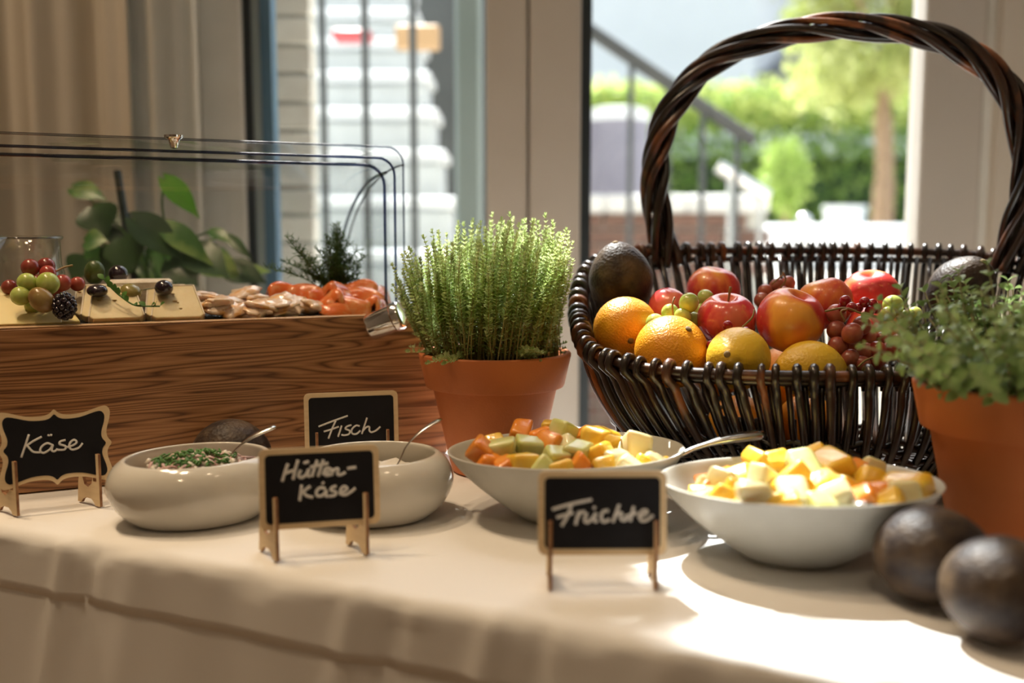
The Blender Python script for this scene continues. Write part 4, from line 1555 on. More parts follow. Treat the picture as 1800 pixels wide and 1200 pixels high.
def rounded_rect(w, h, r, k=5):
    pts = []
    for (cx, cy, a0) in ((w / 2 - r, h / 2 - r, 0), (-w / 2 + r, h / 2 - r, 90), (-w / 2 + r, -h / 2 + r, 180), (w / 2 - r, -h / 2 + r, 270)):
        for i in range(k + 1):
            a = math.radians(a0 + 90 * i / k)
            pts.append((cx + r * math.cos(a), cy + r * math.sin(a)))
    return pts


def bracket_outline(w, h):
    W_, H_ = w / 2, h / 2
    q = [(W_ * 1.0, 0.0), (W_ * 0.93, H_ * 0.16), (W_ * 0.92, H_ * 0.36), (W_ * 0.985, H_ * 0.68), (W_ * 0.995, H_ * 0.88), (W_ * 0.93, H_ * 1.0), (W_ * 0.80, H_ * 0.985), (W_ * 0.50, H_ * 0.86), (W_ * 0.22, H_ * 0.84), (W_ * 0.08, H_ * 0.90)]
    top = [(0.0, H_ * 1.0)]
    pts = list(q) + top + [(-x, y) for x, y in reversed(q)]
    pts += [(-x, -y) for x, y in q[1:]] + [(0.0, -H_)] + [(x, -y) for x, y in reversed(q[1:])]
    return [tuple(p) for p in catmull([np.array(p) for p in pts], 3, True)]


STAND = [(-0.0060, 0), (-0.0060, 0.056), (-0.0012, 0.056), (-0.0012, 0.026), (0.0050, 0.026), (0.0055, 0.031), (0.0085, 0.023), (0.015, 0.0185), (0.022, 0.0205), (0.0265, 0.031), (0.031, 0.032),
         (0.0335, 0.022), (0.036, 0.0), (0.029, 0.0), (0.026, 0.004), (0.020, 0.0065), (0.010, 0.0065), (0.005, 0.003), (0.003, 0.0)]


def sign(name, label, loc, yaw, w, h, outline, panel, strokes, corners, sx, pen=0.0011, lean=8, z0=0.0265, skew=0.0):
    root = thing(name, label, 'sign', tuple(loc), yaw)
    R_ = Matrix.Translation((0, 0.002, z0 + h / 2)) @ Matrix.Translation((0, 0.0, -h / 2)) @ Matrix.Rotation(math.radians(-lean), 4, 'X') @ Matrix.Translation((0, 0, h / 2))
    bk = MB().prism(outline, lambda u, v, s: tuple(R_ @ Vector((u, 0.0028 * s, v))))
    build('backing_board', bk, M['ply'], root, smooth=False)
    pn = MB().prism(panel, lambda u, v, s: tuple(R_ @ Vector((u, -0.0004 + 0.0006 * s, v))))
    build('chalk_panel', pn, M['board'], root, smooth=False)
    (tlx, tly), (trx, try_), (blx, bly) = corners
    ex = np.array([trx - tlx, try_ - tly], float)
    ey = np.array([blx - tlx, bly - tly], float)
    A = np.linalg.inv(np.array([ex, ey]).T)
    pw = max(p[0] for p in panel) - min(p[0] for p in panel)
    ph = max(p[1] for p in panel) - min(p[1] for p in panel)
    let = MB()
    for st_ in strokes:
        pts = []
        for (x, y) in st_:
            u, v = A @ np.array([x - tlx, y - tly], float)
            pts.append(np.array([(u - 0.5) * pw, -0.0006, (0.5 - v) * ph]))
        cp = catmull(pts, 5) if len(pts) > 2 else pts
        cp = [tuple(R_ @ Vector(p)) for p in cp]
        let.tube(cp, pen, 8, up=tuple((R_.to_3x3() @ Vector((0, -1, 0)))), flat=0.28)
    build('lettering', let, M['chalk'], root, smooth=True, label='handwritten white chalk lettering')
    for x in sx:
        cs, sn = math.cos(skew), math.sin(skew)

        def st_pt(u, v, s, x=x):
            a, b = (s - 0.5) * 0.003, u + 0.003
            return (x + a * cs - b * sn, -0.003 + a * sn + b * cs, v)
        s_ = MB().prism(STAND, st_pt)
        build('stand', s_, [M['ply'], M['ply_burnt']], root, smooth=False)
        me = root.children[-1].data
        for pl in me.polygons:
            if abs(pl.normal.x * cs + pl.normal.y * sn) < 0.5:
                pl.material_index = 1
    return root


K_KAESE = [[(192, 285), (165, 370), (138, 452)], [(275, 305), (215, 338), (165, 375)], [(178, 365), (215, 412), (262, 420)],
           [(345, 370), (310, 354), (275, 375), (262, 408), (285, 424), (325, 400), (346, 368), (338, 405), (352, 416), (368, 408)],
           [(322, 290), (318, 303)], [(339, 288), (335, 303)],
           [(432, 335), (398, 344), (392, 364), (430, 380), (424, 404), (385, 406), (366, 400)],
           [(440, 388), (480, 376), (506, 354), (490, 335), (464, 352), (455, 386), (476, 408), (520, 394), (546, 362)]]
K_FISCH = [[(452, 235), (540, 200), (645, 162)], [(565, 195), (540, 250), (515, 315)], [(485, 268), (530, 255), (585, 235)],
           [(603, 228), (592, 262), (578, 304)], [(668, 224), (638, 234), (628, 250), (655, 263), (650, 285), (620, 293), (600, 289)],
           [(722, 232), (698, 228), (670, 254), (672, 282), (700, 284), (726, 262)],
           [(772, 175), (755, 225), (735, 286)], [(740, 268), (765, 240), (786, 237), (786, 262), (800, 273), (830, 262), (860, 236)]]
K_HUETTEN = [[(260, 450), (240, 510), (220, 580)], [(325, 425), (305, 500), (290, 570)], [(240, 522), (275, 508), (310, 500)],
             [(342, 500), (326, 540), (345, 556), (375, 535), (393, 495), (386, 540), (402, 550)], [(372, 438), (366, 456)], [(389, 432), (383, 452)],
             [(450, 430), (430, 490), (412, 552)], [(490, 428), (470, 490), (453, 552)], [(402, 480), (460, 468), (522, 455)],
             [(478, 532), (520, 516), (532, 496), (510, 490), (494, 515), (502, 542), (534, 540)],
             [(552, 495), (540, 548)], [(545, 522), (570, 499), (586, 502), (580, 535), (600, 543), (634, 524)], [(645, 498), (705, 489)],
             [(345, 608), (338, 670), (330, 725)], [(402, 620), (370, 645), (344, 668)], [(352, 662), (378, 690), (418, 702)],
             [(500, 640), (465, 634), (440, 660), (446, 692), (480, 690), (506, 656), (500, 690), (518, 700)], [(478, 594), (489, 606)],
             [(572, 624), (542, 635), (536, 655), (566, 668), (560, 692), (522, 699)],
             [(585, 682), (620, 668), (642, 645), (622, 630), (600, 650), (600, 684), (630, 692), (665, 672), (697, 644)]]
K_FRUECHTE = [[(730, 690), (850, 655), (980, 628)], [(850, 662), (825, 735), (785, 806)], [(755, 746), (810, 730), (862, 715)],
              [(900, 705), (885, 750), (872, 800)], [(885, 752), (910, 714), (936, 712)],
              [(945, 718), (930, 770), (950, 782), (985, 750), (1002, 720), (990, 770), (1012, 780)], [(986, 678), (1000, 690)],
              [(1082, 706), (1050, 711), (1034, 745), (1046, 782), (1088, 768)],
              [(1150, 665), (1130, 720), (1105, 788)], [(1115, 757), (1140, 727), (1162, 726), (1156, 760), (1176, 776), (1200, 760)],
              [(1240, 680), (1225, 740), (1213, 784)], [(1180, 752), (1225, 736), (1262, 725)],
              [(1262, 757), (1310, 736), (1322, 715), (1296, 710), (1274, 745), (1286, 781), (1320, 776), (1360, 744)]]

rr1 = rounded_rect(0.104, 0.068, 0.006)
rr2 = rounded_rect(0.0935, 0.0575, 0.004)
kO = bracket_outline(0.108, 0.078)
kP = [(x * 0.895, z * 0.865) for x, z in kO]

pf = (on(968, 1032) + on(1150, 1033)) * 0.5
sign('chalk_sign', 'black chalk sign lettered Früchte in front of the two fruit salad bowls', pf, math.radians(0.5), 0.104, 0.068,
     rr1, rr2, K_FRUECHTE, ((690, 470), (1412, 485), (675, 960)), (-0.0425, 0.0425), 0.00125, lean=6)
ph_ = (on(490, 983) + on(640, 972)) * 0.5
sign('chalk_sign', 'black chalk sign lettered Hütten-käse between the two white pots', ph_ + Vector((0, 0, 0)), math.radians(13), 0.104, 0.070,
     rounded_rect(0.105, 0.071, 0.006), rounded_rect(0.0945, 0.0605, 0.004), K_HUETTEN, ((110, 388), (818, 368), (112, 890)), (-0.039, 0.039), 0.00135, lean=7, skew=math.radians(22))
pkk = (on(30, 905) + on(175, 888)) * 0.5
sign('chalk_sign', 'scalloped black chalk sign lettered Käse at the left front of the oak box', pkk, math.radians(26), 0.108, 0.078,
     kO, kP, K_KAESE, ((20, 160), (700, 122), (30, 645)), (-0.039, 0.039), 0.00105, lean=10, skew=math.radians(28))
pfi = at(619, 735, 1.145)
pfi.z = T
sign('chalk_sign', 'black chalk sign lettered Fisch leaning before the oak box', pfi, math.radians(14), 0.108, 0.072,
     rounded_rect(0.109, 0.076, 0.006), rounded_rect(0.0985, 0.0655, 0.004), K_FISCH, ((390, 45), (950, 20), (392, 421)), (-0.041, 0.041), 0.0010, lean=5, z0=0.0265)

# ------------------------------------------------------------------ white pots with salad and cottage cheese
POT_PROF = [(0.0, 0.002), (0.050, 0.0), (0.060, 0.003), (0.071, 0.014), (0.0785, 0.030), (0.0785, 0.043), (0.0735, 0.054), (0.0670, 0.0605), (0.0635, 0.0622), (0.0612, 0.0605), (0.0640, 0.052), (0.068, 0.040), (0.066, 0.024), (0.055, 0.012), (0.0, 0.009)]


def lip_warp(amp, ph):
    def f(p, a, r):
        k = max(0.0, (p[2] - 0.03) / 0.03)
        return (p[0], p[1], p[2] + amp * k * math.sin(a + ph))
    return f


def smooth_prof(pr, k=3):
    return [tuple(p) for p in catmull([np.array(p) for p in pr], k)]


def white_pot(label, loc, yaw, sx, sy):
    o = build('white_bowl', MB().lathe([(r_, z_ * 1.02) for r_, z_ in smooth_prof(POT_PROF)], 56, sx=sx, sy=sy, warp=lip_warp(0.0008, 0.6)), M['porcelain'], loc=tuple(loc), rot=(0, 0, yaw), smooth=True)
    return tag(o, label, 'bowl')


w1 = Vector((-0.318, 0.984, T))
w2 = Vector((-0.1435, 0.992, T))
white_pot('white glazed squat bowl of herb topped salad beside the Käse sign', w1, math.radians(24), 1.09, 0.88)
white_pot('white glazed squat bowl of cottage cheese behind the Hütten-käse sign', w2, math.radians(6), 1.06, 0.89)


def spoon(name, label, tip, end, length=0.17, wide=0.0065, bowl_w=0.017, handle_r=0.0028, curve=0.008, flat=0.32):
    """teaspoon: tip = bowl end in the food, end = handle end"""
    d = (end - tip)
    L_ = d.length
    d.normalize()
    s = d.cross(Vector((0, 0, 1))).normalized()
    n = s.cross(d).normalized()
    root = thing(name, label, 'spoon', tuple(tip))
    mb = MB()
    pts, rs = [], []
    m = 16
    for k in range(m + 1):
        f = k / m
        pts.append(d * (L_ * (0.22 + 0.78 * f)) + n * (curve * math.sin(PI * f) * (1 if f > 0.3 else f / 0.3)))
        rs.append(handle_r * (0.75 + 0.2 * f) if f < 0.45 else handle_r * (0.84 + (wide / handle_r - 0.84) * math.sin(min(1, (f - 0.45) / 0.45) * PI / 2)) * (1.0 if f < 0.97 else 0.72))
    mb.tube(pts, rs, 10, up=tuple(n), flat=flat)
    build('handle', mb, M['steel'], root, smooth=True)
    b = MB()
    nu, nv = 12, 8
    def bf(u, v):
        x = (u - 0.5)
        wd = bowl_w * math.sqrt(max(0.0, 1 - (2 * x) ** 2)) * (1.0 - 0.25 * x)
        y = (v - 0.5) * 2
        dep = -0.006 * (1 - y * y) * (1 - (2 * x) ** 2)
        p = d * (0.27 * L_ * (u)) + s * (wd * y) + n * dep
        return tuple(p)
    b.grid(bf, nu, nv)
    o = build('bowl', b, M['steel'], root, smooth=True)
    so = o.modifiers.new('thick', 'SOLIDIFY')
    so.thickness = 0.0012
    return root


spoon('spoon', 'steel spoon standing in the herb topped salad', at(352, 858, 0.975), at(484, 749, 1.005), bowl_w=0.014)
spoon('spoon', 'steel spoon standing in the cottage cheese', at(668, 850, 0.985), at(775, 736, 1.02), bowl_w=0.014, wide=0.0045, handle_r=0.002)

sal = thing('herring_salad', 'creamy pink salad topped with chopped chives', 'salad', (w1.x, w1.y, T + 0.029), math.radians(24))


def mound(rx, ry, h, z, nz=0.003, ns=60, seed=0.0):
    mb = MB()
    prof_ = [(1.0, -0.006), (1.0, 0.0), (0.9, 0.35), (0.7, 0.7), (0.45, 0.92), (0.2, 1.0), (0.0, 1.0)]
    def wp(p, a, r):
        q = nz * mnoise.noise(Vector((p[0] * ns, p[1] * ns, seed)))
        return (p[0] * rx, p[1] * ry, z + max(p[2], -0.01) * (h if p[2] > 0 else 1) + (q if p[2] > 0 else 0))
    mb.lathe(prof_, 40, warp=wp)
    return mb


build('dressing', mound(0.062, 0.050, 0.014, 0.010, 0.004, 90), M['quark'], sal, smooth=True)
sr = random.Random(5)


def bits(n, rx, ry, ztop, L_, r_, curlv, spread=1.0, c=(0, 0)):
    mb = MB()
    for k in range(n):
        a = sr.uniform(0, 2 * PI)
        q = math.sqrt(sr.random()) * spread
        x, y = c[0] + rx * q * math.cos(a), c[1] + ry * q * math.sin(a)
        z = ztop + 0.006 * (1 - q * q) + sr.uniform(-0.001, 0.004)
        an = sr.uniform(0, PI)
        l = L_ * sr.uniform(0.6, 1.3)
        dx, dy = math.cos(an) * l / 2, math.sin(an) * l / 2
        mb.tube([(x - dx, y - dy, z), (x + sr.uniform(-1, 1) * curlv, y + sr.uniform(-1, 1) * curlv, z + curlv), (x + dx, y + dy, z + sr.uniform(-0.002, 0.002))], r_, 5)
    return mb


build('onion_strips', bits(70, 0.047, 0.037, 0.022, 0.020, 0.0016, 0.004), M['onion'], sal, smooth=True, kind='stuff')
build('cream_bits', bits(50, 0.049, 0.040, 0.022, 0.010, 0.0024, 0.003), M['cottage'], sal, smooth=True, kind='stuff')
build('chives', bits(190, 0.046, 0.037, 0.026, 0.007, 0.0011, 0.002, 0.9), M['chive'], sal, smooth=True, kind='stuff')
cot = thing('cottage_cheese', 'lumpy white cottage cheese inside the right white bowl', 'cheese', (w2.x, w2.y, T + 0.029), math.radians(6))
build('curd', mound(0.061, 0.051, 0.012, 0.010, 0.006, 130, 3.0), M['cottage'], cot, smooth=True)

# ------------------------------------------------------------------ fruit salad bowls
FB = [(0.0, 0.004), (0.040, 0.0), (0.046, 0.001), (0.062, 0.012), (0.088, 0.032), (0.108, 0.052), (0.118, 0.0665), (0.1195, 0.069), (0.1175, 0.0695), (0.114, 0.066), (0.104, 0.053), (0.084, 0.034), (0.058, 0.016), (0.035, 0.008), (0.0, 0.007)]


def fruit_bowl(label, loc, yaw, sx, sy):
    o = build('fruit_bowl', MB().lathe(smooth_prof(FB), 64, sx=sx, sy=sy, warp=lip_warp(0.0025, 2.2)), M['stoneware'], loc=tuple(loc), rot=(0, 0, yaw), smooth=True)
    return tag(o, label, 'bowl')


f1 = Vector((0.054, 0.988, T))
f2 = Vector((0.252, 0.862, T))
f1y, f2y = math.radians(-2), math.radians(-10)
fruit_bowl('grey stoneware bowl of fruit salad behind the Früchte sign', f1, f1y, 1.00, 0.84)
fruit_bowl('grey stoneware bowl of fruit salad beside the two front avocados', f2, f2y, 1.02, 0.84)


def chunk_mesh(kind, seed):
    rg = random.Random(seed)
    if kind == 'pineapple':
        lx, ly, lz = 0.026, 0.020, 0.014
    else:
        lx, ly, lz = 0.024, 0.020, 0.018
    mb = MB()
    vs = []
    for z in (-1, 1):
        for (x, y) in ((-1, -1), (1, -1), (1, 1), (-1, 1)):
            vs.append((x * lx / 2 * rg.uniform(0.62, 1.22), y * ly / 2 * rg.uniform(0.65, 1.2), z * lz / 2 * rg.uniform(0.7, 1.25)))
    mb.add(vs, [(0, 3, 2, 1), (4, 5, 6, 7), (0, 1, 5, 4), (1, 2, 6, 5), (2, 3, 7, 6), (3, 0, 4, 7)])
    me = mb.mesh('chunk_' + kind, [M[kind]], False)
    import bmesh
    bm = bmesh.new()
    bm.from_mesh(me)
    bmesh.ops.bevel(bm, geom=list(bm.edges), offset=0.0040, segments=3, profile=0.55, affect='EDGES')
    for v in bm.verts:
        v.co += Vector((1, 1, 1)) * 0.0008 * mnoise.noise(v.co * 180 + Vector((seed, 0, 0)))
    bm.to_mesh(me)
    bm.free()
    for pl in me.polygons:
        pl.use_smooth = True
    return me


CHK = {k: [chunk_mesh(k, 100 + 7 * i + len(k)) for i in range(4)] for k in ('cantaloupe', 'honeydew', 'pineapple', 'pale_melon')}
CNAME = {'cantaloupe': ('melon_chunk', 'orange cantaloupe chunk', 'melon'), 'honeydew': ('melon_chunk', 'pale green honeydew chunk', 'melon'),
         'pineapple': ('pineapple_chunk', 'yellow pineapple chunk', 'pineapple'), 'pale_melon': ('melon_chunk', 'creamy pale melon chunk', 'melon')}


def put_chunk(kind, p, where, grp, sc=1.0, label=None):
    nm, lb, ct = CNAME[kind]
    o = link(nm, rnd.choice(CHK[kind]), None, tuple(p), (rnd.uniform(-0.7, 0.7), rnd.uniform(-0.7, 0.7), rnd.uniform(0, 6.28)))
    o.scale = (sc, sc, sc)
    tag(o, label or (lb + ' ' + where), ct, grp + ' ' + kind.replace('_', ' '))
    return o


B1 = [  # px, py, depth, kind, scale
    (828, 795, 0.945, 'cantaloupe', 1.30), (843, 818, 0.93, 'cantaloupe', 1.15), (872, 780, 0.985, 'pineapple', 1.1), (884, 793, 0.955, 'honeydew', 1.35), (913, 762, 1.01, 'cantaloupe', 1.25),
    (932, 786, 0.97, 'honeydew', 1.15), (890, 822, 0.925, 'cantaloupe', 1.1), (920, 815, 0.925, 'pineapple', 1.35), (952, 770, 1.00, 'cantaloupe', 1.1), (970, 752, 1.03, 'pineapple', 1.1),
    (988, 757, 1.00, 'honeydew', 1.2), (965, 780, 0.975, 'cantaloupe', 1.3), (977, 805, 0.945, 'honeydew', 1.1), (1015, 798, 0.955, 'honeydew', 1.2), (1000, 786, 0.97, 'pale_melon', 1.1),
    (1033, 765, 1.01, 'cantaloupe', 1.1), (1055, 772, 0.985, 'pineapple', 1.6), (1052, 797, 0.955, 'pineapple', 1.2), (1085, 808, 0.94, 'pale_melon', 1.1), (1117, 788, 0.98, 'pale_melon', 1.5),
    (1150, 815, 0.955, 'pale_melon', 1.1), (1130, 815, 0.94, 'pineapple', 1.0), (1172, 818, 0.96, 'pineapple', 0.9), (1020, 815, 0.925, 'cantaloupe', 1.1), (1062, 820, 0.92, 'pineapple', 1.1), (1105, 822, 0.925, 'pale_melon', 1.1),
    (950, 828, 0.915, 'honeydew', 1.1), (985, 825, 0.915, 'pineapple', 1.1), (860, 800, 0.99, 'pineapple', 1.1), (1090, 790, 1.02, 'honeydew', 1.1), (905, 790, 1.03, 'honeydew', 1.1), (1010, 772, 1.04, 'pineapple', 1.1)]


def into_bowl(p, fc, fy, sx, sy, sc):
    """keep a chunk inside the rim and above the inner wall of its bowl"""
    dx, dy = p.x - fc.x, p.y - fc.y
    x = (dx * math.cos(fy) + dy * math.sin(fy)) / sx
    y = (-dx * math.sin(fy) + dy * math.cos(fy)) / sy
    r = math.hypot(x, y)
    lim = 0.095
    if r > lim:
        x, y, r = x * lim / r, y * lim / r, lim
    z = p.z - T
    zmin = float(np.interp(r, [0, 0.058, 0.084, 0.104, 0.114], [0.007, 0.016, 0.034, 0.053, 0.066])) + 0.0155 * sc
    z = max(z, zmin)
    x, y = x * sx, y * sy
    return Vector((fc.x + x * math.cos(fy) - y * math.sin(fy), fc.y + x * math.sin(fy) + y * math.cos(fy), T + z))


ORD = ['leftmost'] + [q + ' from left' for q in ('second', 'third', 'fourth', 'fifth', 'sixth', 'seventh', 'eighth', 'ninth', 'tenth')]
CW = {'cantaloupe': 'orange cantaloupe chunk', 'honeydew': 'pale green honeydew chunk', 'pineapple': 'yellow pineapple chunk', 'pale_melon': 'creamy pale melon chunk'}


def fill_bowl(B, which, grp, fc, fy, sx, sy):
    rows = {}
    mid = sorted(b[1] for b in B)[len(B) // 2]
    for b in B:
        rows.setdefault((b[3], b[1] >= mid), []).append(b)
    for (kd, front), bs in rows.items():
        bs.sort()
        for i, (px, py, d, _, sc) in enumerate(bs):
            place = ORD[i] if len(bs) > 1 else 'alone'
            lb = '%s, %s in the %s half of the %s' % (CW[kd], place, 'front' if front else 'back', which)
            put_chunk(kd, into_bowl(at(px, py, d), fc, fy, sx, sy, sc), '', grp, sc, lb)


fill_bowl(B1, 'rear fruit bowl', 'rear bowl', f1, f1y, 1.00, 0.84)
B2 = [
    (1235, 872, 0.845, 'pineapple', 1.0), (1255, 880, 0.81, 'pineapple', 1.2), (1268, 845, 0.865, 'pale_melon', 1.1), (1290, 862, 0.835, 'pineapple', 1.2), (1300, 838, 0.885, 'pineapple', 1.1),
    (1325, 873, 0.80, 'pale_melon', 1.45), (1335, 812, 0.905, 'pineapple', 1.3), (1365, 815, 0.895, 'pineapple', 1.3), (1345, 843, 0.86, 'pale_melon', 1.2), (1385, 845, 0.85, 'pineapple', 1.4),
    (1400, 877, 0.80, 'pale_melon', 1.5), (1380, 885, 0.785, 'pineapple', 1.1), (1415, 825, 0.875, 'honeydew', 1.45), (1432, 803, 0.915, 'pineapple', 1.1), (1462, 815, 0.885, 'pineapple', 1.6),
    (1500, 825, 0.885, 'cantaloupe', 1.1), (1468, 875, 0.80, 'pale_melon', 1.25), (1488, 858, 0.84, 'pineapple', 1.2), (1530, 848, 0.85, 'pineapple', 1.5), (1515, 880, 0.81, 'cantaloupe', 1.3),
    (1550, 872, 0.815, 'cantaloupe', 1.4), (1530, 830, 0.90, 'pale_melon', 1.1), (1595, 853, 0.83, 'pineapple', 1.5), (1612, 875, 0.80, 'pale_melon', 1.3), (1575, 885, 0.79, 'pineapple', 1.1),
    (1440, 885, 0.785, 'honeydew', 1.1), (1280, 890, 0.80, 'pineapple', 1.0), (1345, 893, 0.775, 'pineapple', 1.0), (1310, 858, 0.86, 'pale_melon', 1.0), (1445, 850, 0.85, 'pineapple', 1.2), (1580, 862, 0.86, 'cantaloupe', 1.1), (1240, 858, 0.88, 'pale_melon', 1.0)]
fill_bowl(B2, 'front fruit bowl', 'front bowl', f2, f2y, 1.02, 0.84)
# lower layers of both heaps
for (fc, fy, sx, sy, wh, gp) in ((f1, f1y, 1.00, 0.84, 'low in the fruit bowl behind the Früchte sign', 'rear bowl lower'), (f2, f2y, 1.02, 0.84, 'low in the fruit bowl beside the avocados', 'front bowl lower')):
    for ring, (rad, n, z) in enumerate(((0.045, 8, 0.040), (0.080, 13, 0.056))):
        for k in range(n):
            a = 2 * PI * k / n + ring * 0.4
            x, y = rad * sx * math.cos(a), rad * sy * math.sin(a)
            p = Vector((fc.x + x * math.cos(fy) - y * math.sin(fy), fc.y + x * math.sin(fy) + y * math.cos(fy), T + z))
            put_chunk(rnd.choice(['cantaloupe', 'honeydew', 'pineapple', 'pale_melon']), into_bowl(p, fc, fy, sx, sy, 0.85), wh, gp, 0.9)

spoon('spoon', 'steel serving spoon resting on the rim of the rear fruit bowl', at(1105, 828, 0.95), at(1342, 764, 0.99), wide=0.0085, handle_r=0.0048, bowl_w=0.02, curve=0.006, flat=0.62)
spoon('spoon', 'steel spoon half buried in the front bowl of fruit salad', at(1440, 860, 0.88), at(1524, 889, 0.770), wide=0.0085, handle_r=0.004, bowl_w=0.018, curve=0.0)

# ------------------------------------------------------------------ terracotta pots
TPOT = [(0.0, 0.0), (0.051, 0.0), (0.053, 0.002), (0.0745, 0.100), (0.0750, 0.102), (0.0825, 0.103), (0.0838, 0.105), (0.0915, 0.140), (0.0915, 0.1425), (0.0900, 0.144), (0.0862, 0.1440), (0.0850, 0.1425), (0.0820, 0.128), (0.0, 0.126)]


def terracotta(name, label, loc, hs=1.0):
    root = thing(name, label, 'plant', tuple(loc))
    root.scale = (1, 1, hs)
    build('pot', MB().lathe(TPOT, 64), M['terracotta'], root, smooth='auto')
    sb = MB()
    def wp(p, a, r):
        return (p[0], p[1], p[2] + 0.004 * mnoise.noise(Vector((p[0] * 60, p[1] * 60, 1.0))) * (1 if r < 0.08 else 0))
    sb.lathe([(0.0832, 0.131), (0.075, 0.134), (0.06, 0.136), (0.04, 0.137), (0.02, 0.138), (0.0, 0.138)], 40, warp=wp)
    build('soil', sb, M['soil'], root, smooth=True)
    return root


p1 = Vector(on(875, 800, 0)); p1 = Vector((-0.0205, 1.19, T))
thy = terracotta('potted_thyme', 'bushy thyme in a terracotta pot left of the wicker basket', p1)
tr_ = random.Random(11)


def thyme_sprig(H_, bend, seed):
    rg = random.Random(seed)
    mb = MB()
    n = int(H_ / 0.0052)
    ph = rg.uniform(0, 6)
    def P(f):
        return Vector((bend * f * f * H_ + 0.004 * math.sin(f * 5 + ph) * f, 0.003 * math.sin(f * 4 + ph * 2) * f, H_ * f))
    pts = [P(k / 10) for k in range(11)]
    mb.tube(pts, [0.0009 - 0.0006 * k / 10 for k in range(11)], 4, mi=1, cap=False)
    rot = rg.uniform(0, PI)
    for k in range(n):
        f = 0.10 + 0.90 * (k + 0.5) / n
        c = P(f)
        rot += PI / 2 + rg.uniform(-0.3, 0.3)
        sz = 0.0076 * (0.75 + 0.45 * math.sin(PI * min(1, f * 1.05)))
        if f < 0.35:
            sz *= 0.75
            if rg.random() < 0.35:
                continue
        nq = 2 if f < 0.4 else 4
        for q in range(nq):
            a = rot + q * (2 * PI / nq) + (0.3 if q > 1 else 0)
            el = 0.35 + 0.5 * f + rg.uniform(-0.25, 0.25)
            s2 = sz * (1.0 if q < 2 else 0.72)
            d = Vector((math.cos(a) * math.cos(el), math.sin(a) * math.cos(el), math.sin(el)))
            s = Vector((-math.sin(a), math.cos(a), 0))
            u = s.cross(d) * -1
            o = len(mb.v)
            w_ = s2 * 0.30
            mid = c + d * (s2 * 0.55)
            mb.add([c, mid + s * w_ + u * w_ * 0.4, c + d * s2, mid - s * w_ + u * w_ * 0.4], [(0, 1, 2), (0, 2, 3)], 0)
    top = P(1.0)
    for q in range(5):
        a = q * 2 * PI / 5
        d = Vector((math.cos(a) * 0.45, math.sin(a) * 0.45, 0.9)).normalized()
        s = Vector((-math.sin(a), math.cos(a), 0))
        mb.add([top, top + d * 0.0025 + s * 0.0011, top + d * 0.005, top + d * 0.0025 - s * 0.0011], [(0, 1, 2), (0, 2, 3)], 0)
    return mb.mesh('thyme_sprig', [M['thyme_leaf'], M['thyme_stem']], False)


TS = [thyme_sprig(0.150, tr_.uniform(-0.05, 0.15), 300 + k) for k in range(14)]
for k in range(290):
    r = 0.080 * math.sqrt((k + 0.5) / 290)
    a = k * 2.399963 + tr_.uniform(-0.2, 0.2)
    x, y = r * math.cos(a), r * math.sin(a)
    o = link('sprig', TS[k % 14], thy, (x, y, 0.133))
    lean = (r / 0.08)
    left = max(0.0, -x / 0.08)
    right = max(0.0, x / 0.08)
    hx = 1.04 - 0.20 * left - 0.07 * right - 0.10 * lean ** 2 + tr_.uniform(-0.17, 0.13)
    if tr_.random() < 0.10:
        hx += 0.08
    o.scale = (1, 1, hx)
    tilt_x = math.radians(28 * (left ** 1.1) - 0) * -1 + math.radians(11 * right)
    ty = tilt_x + math.radians(tr_.uniform(-6, 6))
    tx = -math.radians(16 * y / 0.08) + math.radians(tr_.uniform(-6, 6))
    for _ in range(14):
        tip = p1 + Vector((x, y, 0)) + Vector((math.sin(ty), -math.sin(tx) * math.cos(ty), 0)) * (0.155 * hx)
        q = tip - R0
        if q.dot(bn) > -0.012 and q.dot(be) < 0.02:
            tx += math.radians(3.5)
            ty *= 0.93
        elif tip.x > 0.050:
            ty -= math.radians(2.5)
        else:
            break
    o.rotation_euler = (tx, ty, tr_.uniform(0, 0.6))
# short growth at the foot
TS2 = [thyme_sprig(0.055, tr_.uniform(0.2, 0.6), 340 + k) for k in range(6)]
low = MB()
for k in range(56):
    a = tr_.uniform(0, 2 * PI)
    r = 0.072 * math.sqrt(tr_.random())
    if r * math.cos(a) > 0.035 or (math.sin(a) > 0.2 and math.cos(a) < 0):
        r *= 0.45
    m = TS2[k % 6]
    Mx = Matrix.Translation((r * math.cos(a), r * math.sin(a), 0.132)) @ Matrix.Rotation(a, 4, 'Z') @ Matrix.Rotation(math.radians(tr_.uniform(10, 55)), 4, 'Y')
    vs = [tuple(Mx @ v.co) for v in m.vertices]
    o = len(low.v)
    low.v.extend(vs)
    for pl in m.polygons:
        low.f.append(tuple(i + o for i in pl.vertices))
        low.m.append(pl.material_index)
build('low_growth', low, [M['thyme_leaf'], M['thyme_stem']], thy, smooth=False, kind='stuff')

p2 = Vector((0.463, 0.898, T))
ore = terracotta('potted_oregano', 'leafy oregano in a terracotta pot at the right edge', p2, 1.04)
orr = random.Random(17)
LEAFM = []
for k in range(5):
    m_ = MB()
    leaf_mb(m_, Vector((0, 0, 0)), Vector((1, 0, 0)), Vector((0, 0, 1)), 0.0125, 0.0046, 0.12 + 0.08 * k, 0, 4)
    LEAFM.append(m_.mesh('leaf', [M['oregano_leaf']], True))


def sprig_path(base, L_, az, tilt, sag):
    pts = []
    d = Vector((math.cos(az) * math.sin(tilt), math.sin(az) * math.sin(tilt), math.cos(tilt)))
    for k in range(8):
        f = k / 7
        pts.append(base + d * (L_ * f) + Vector((math.cos(az), math.sin(az), 0)) * (sag * f * f * L_) + Vector((0.003 * math.sin(f * 5 + az * 3), 0.003 * math.cos(f * 4 + az * 5), -sag * 0.5 * f * f * L_)))
    return pts


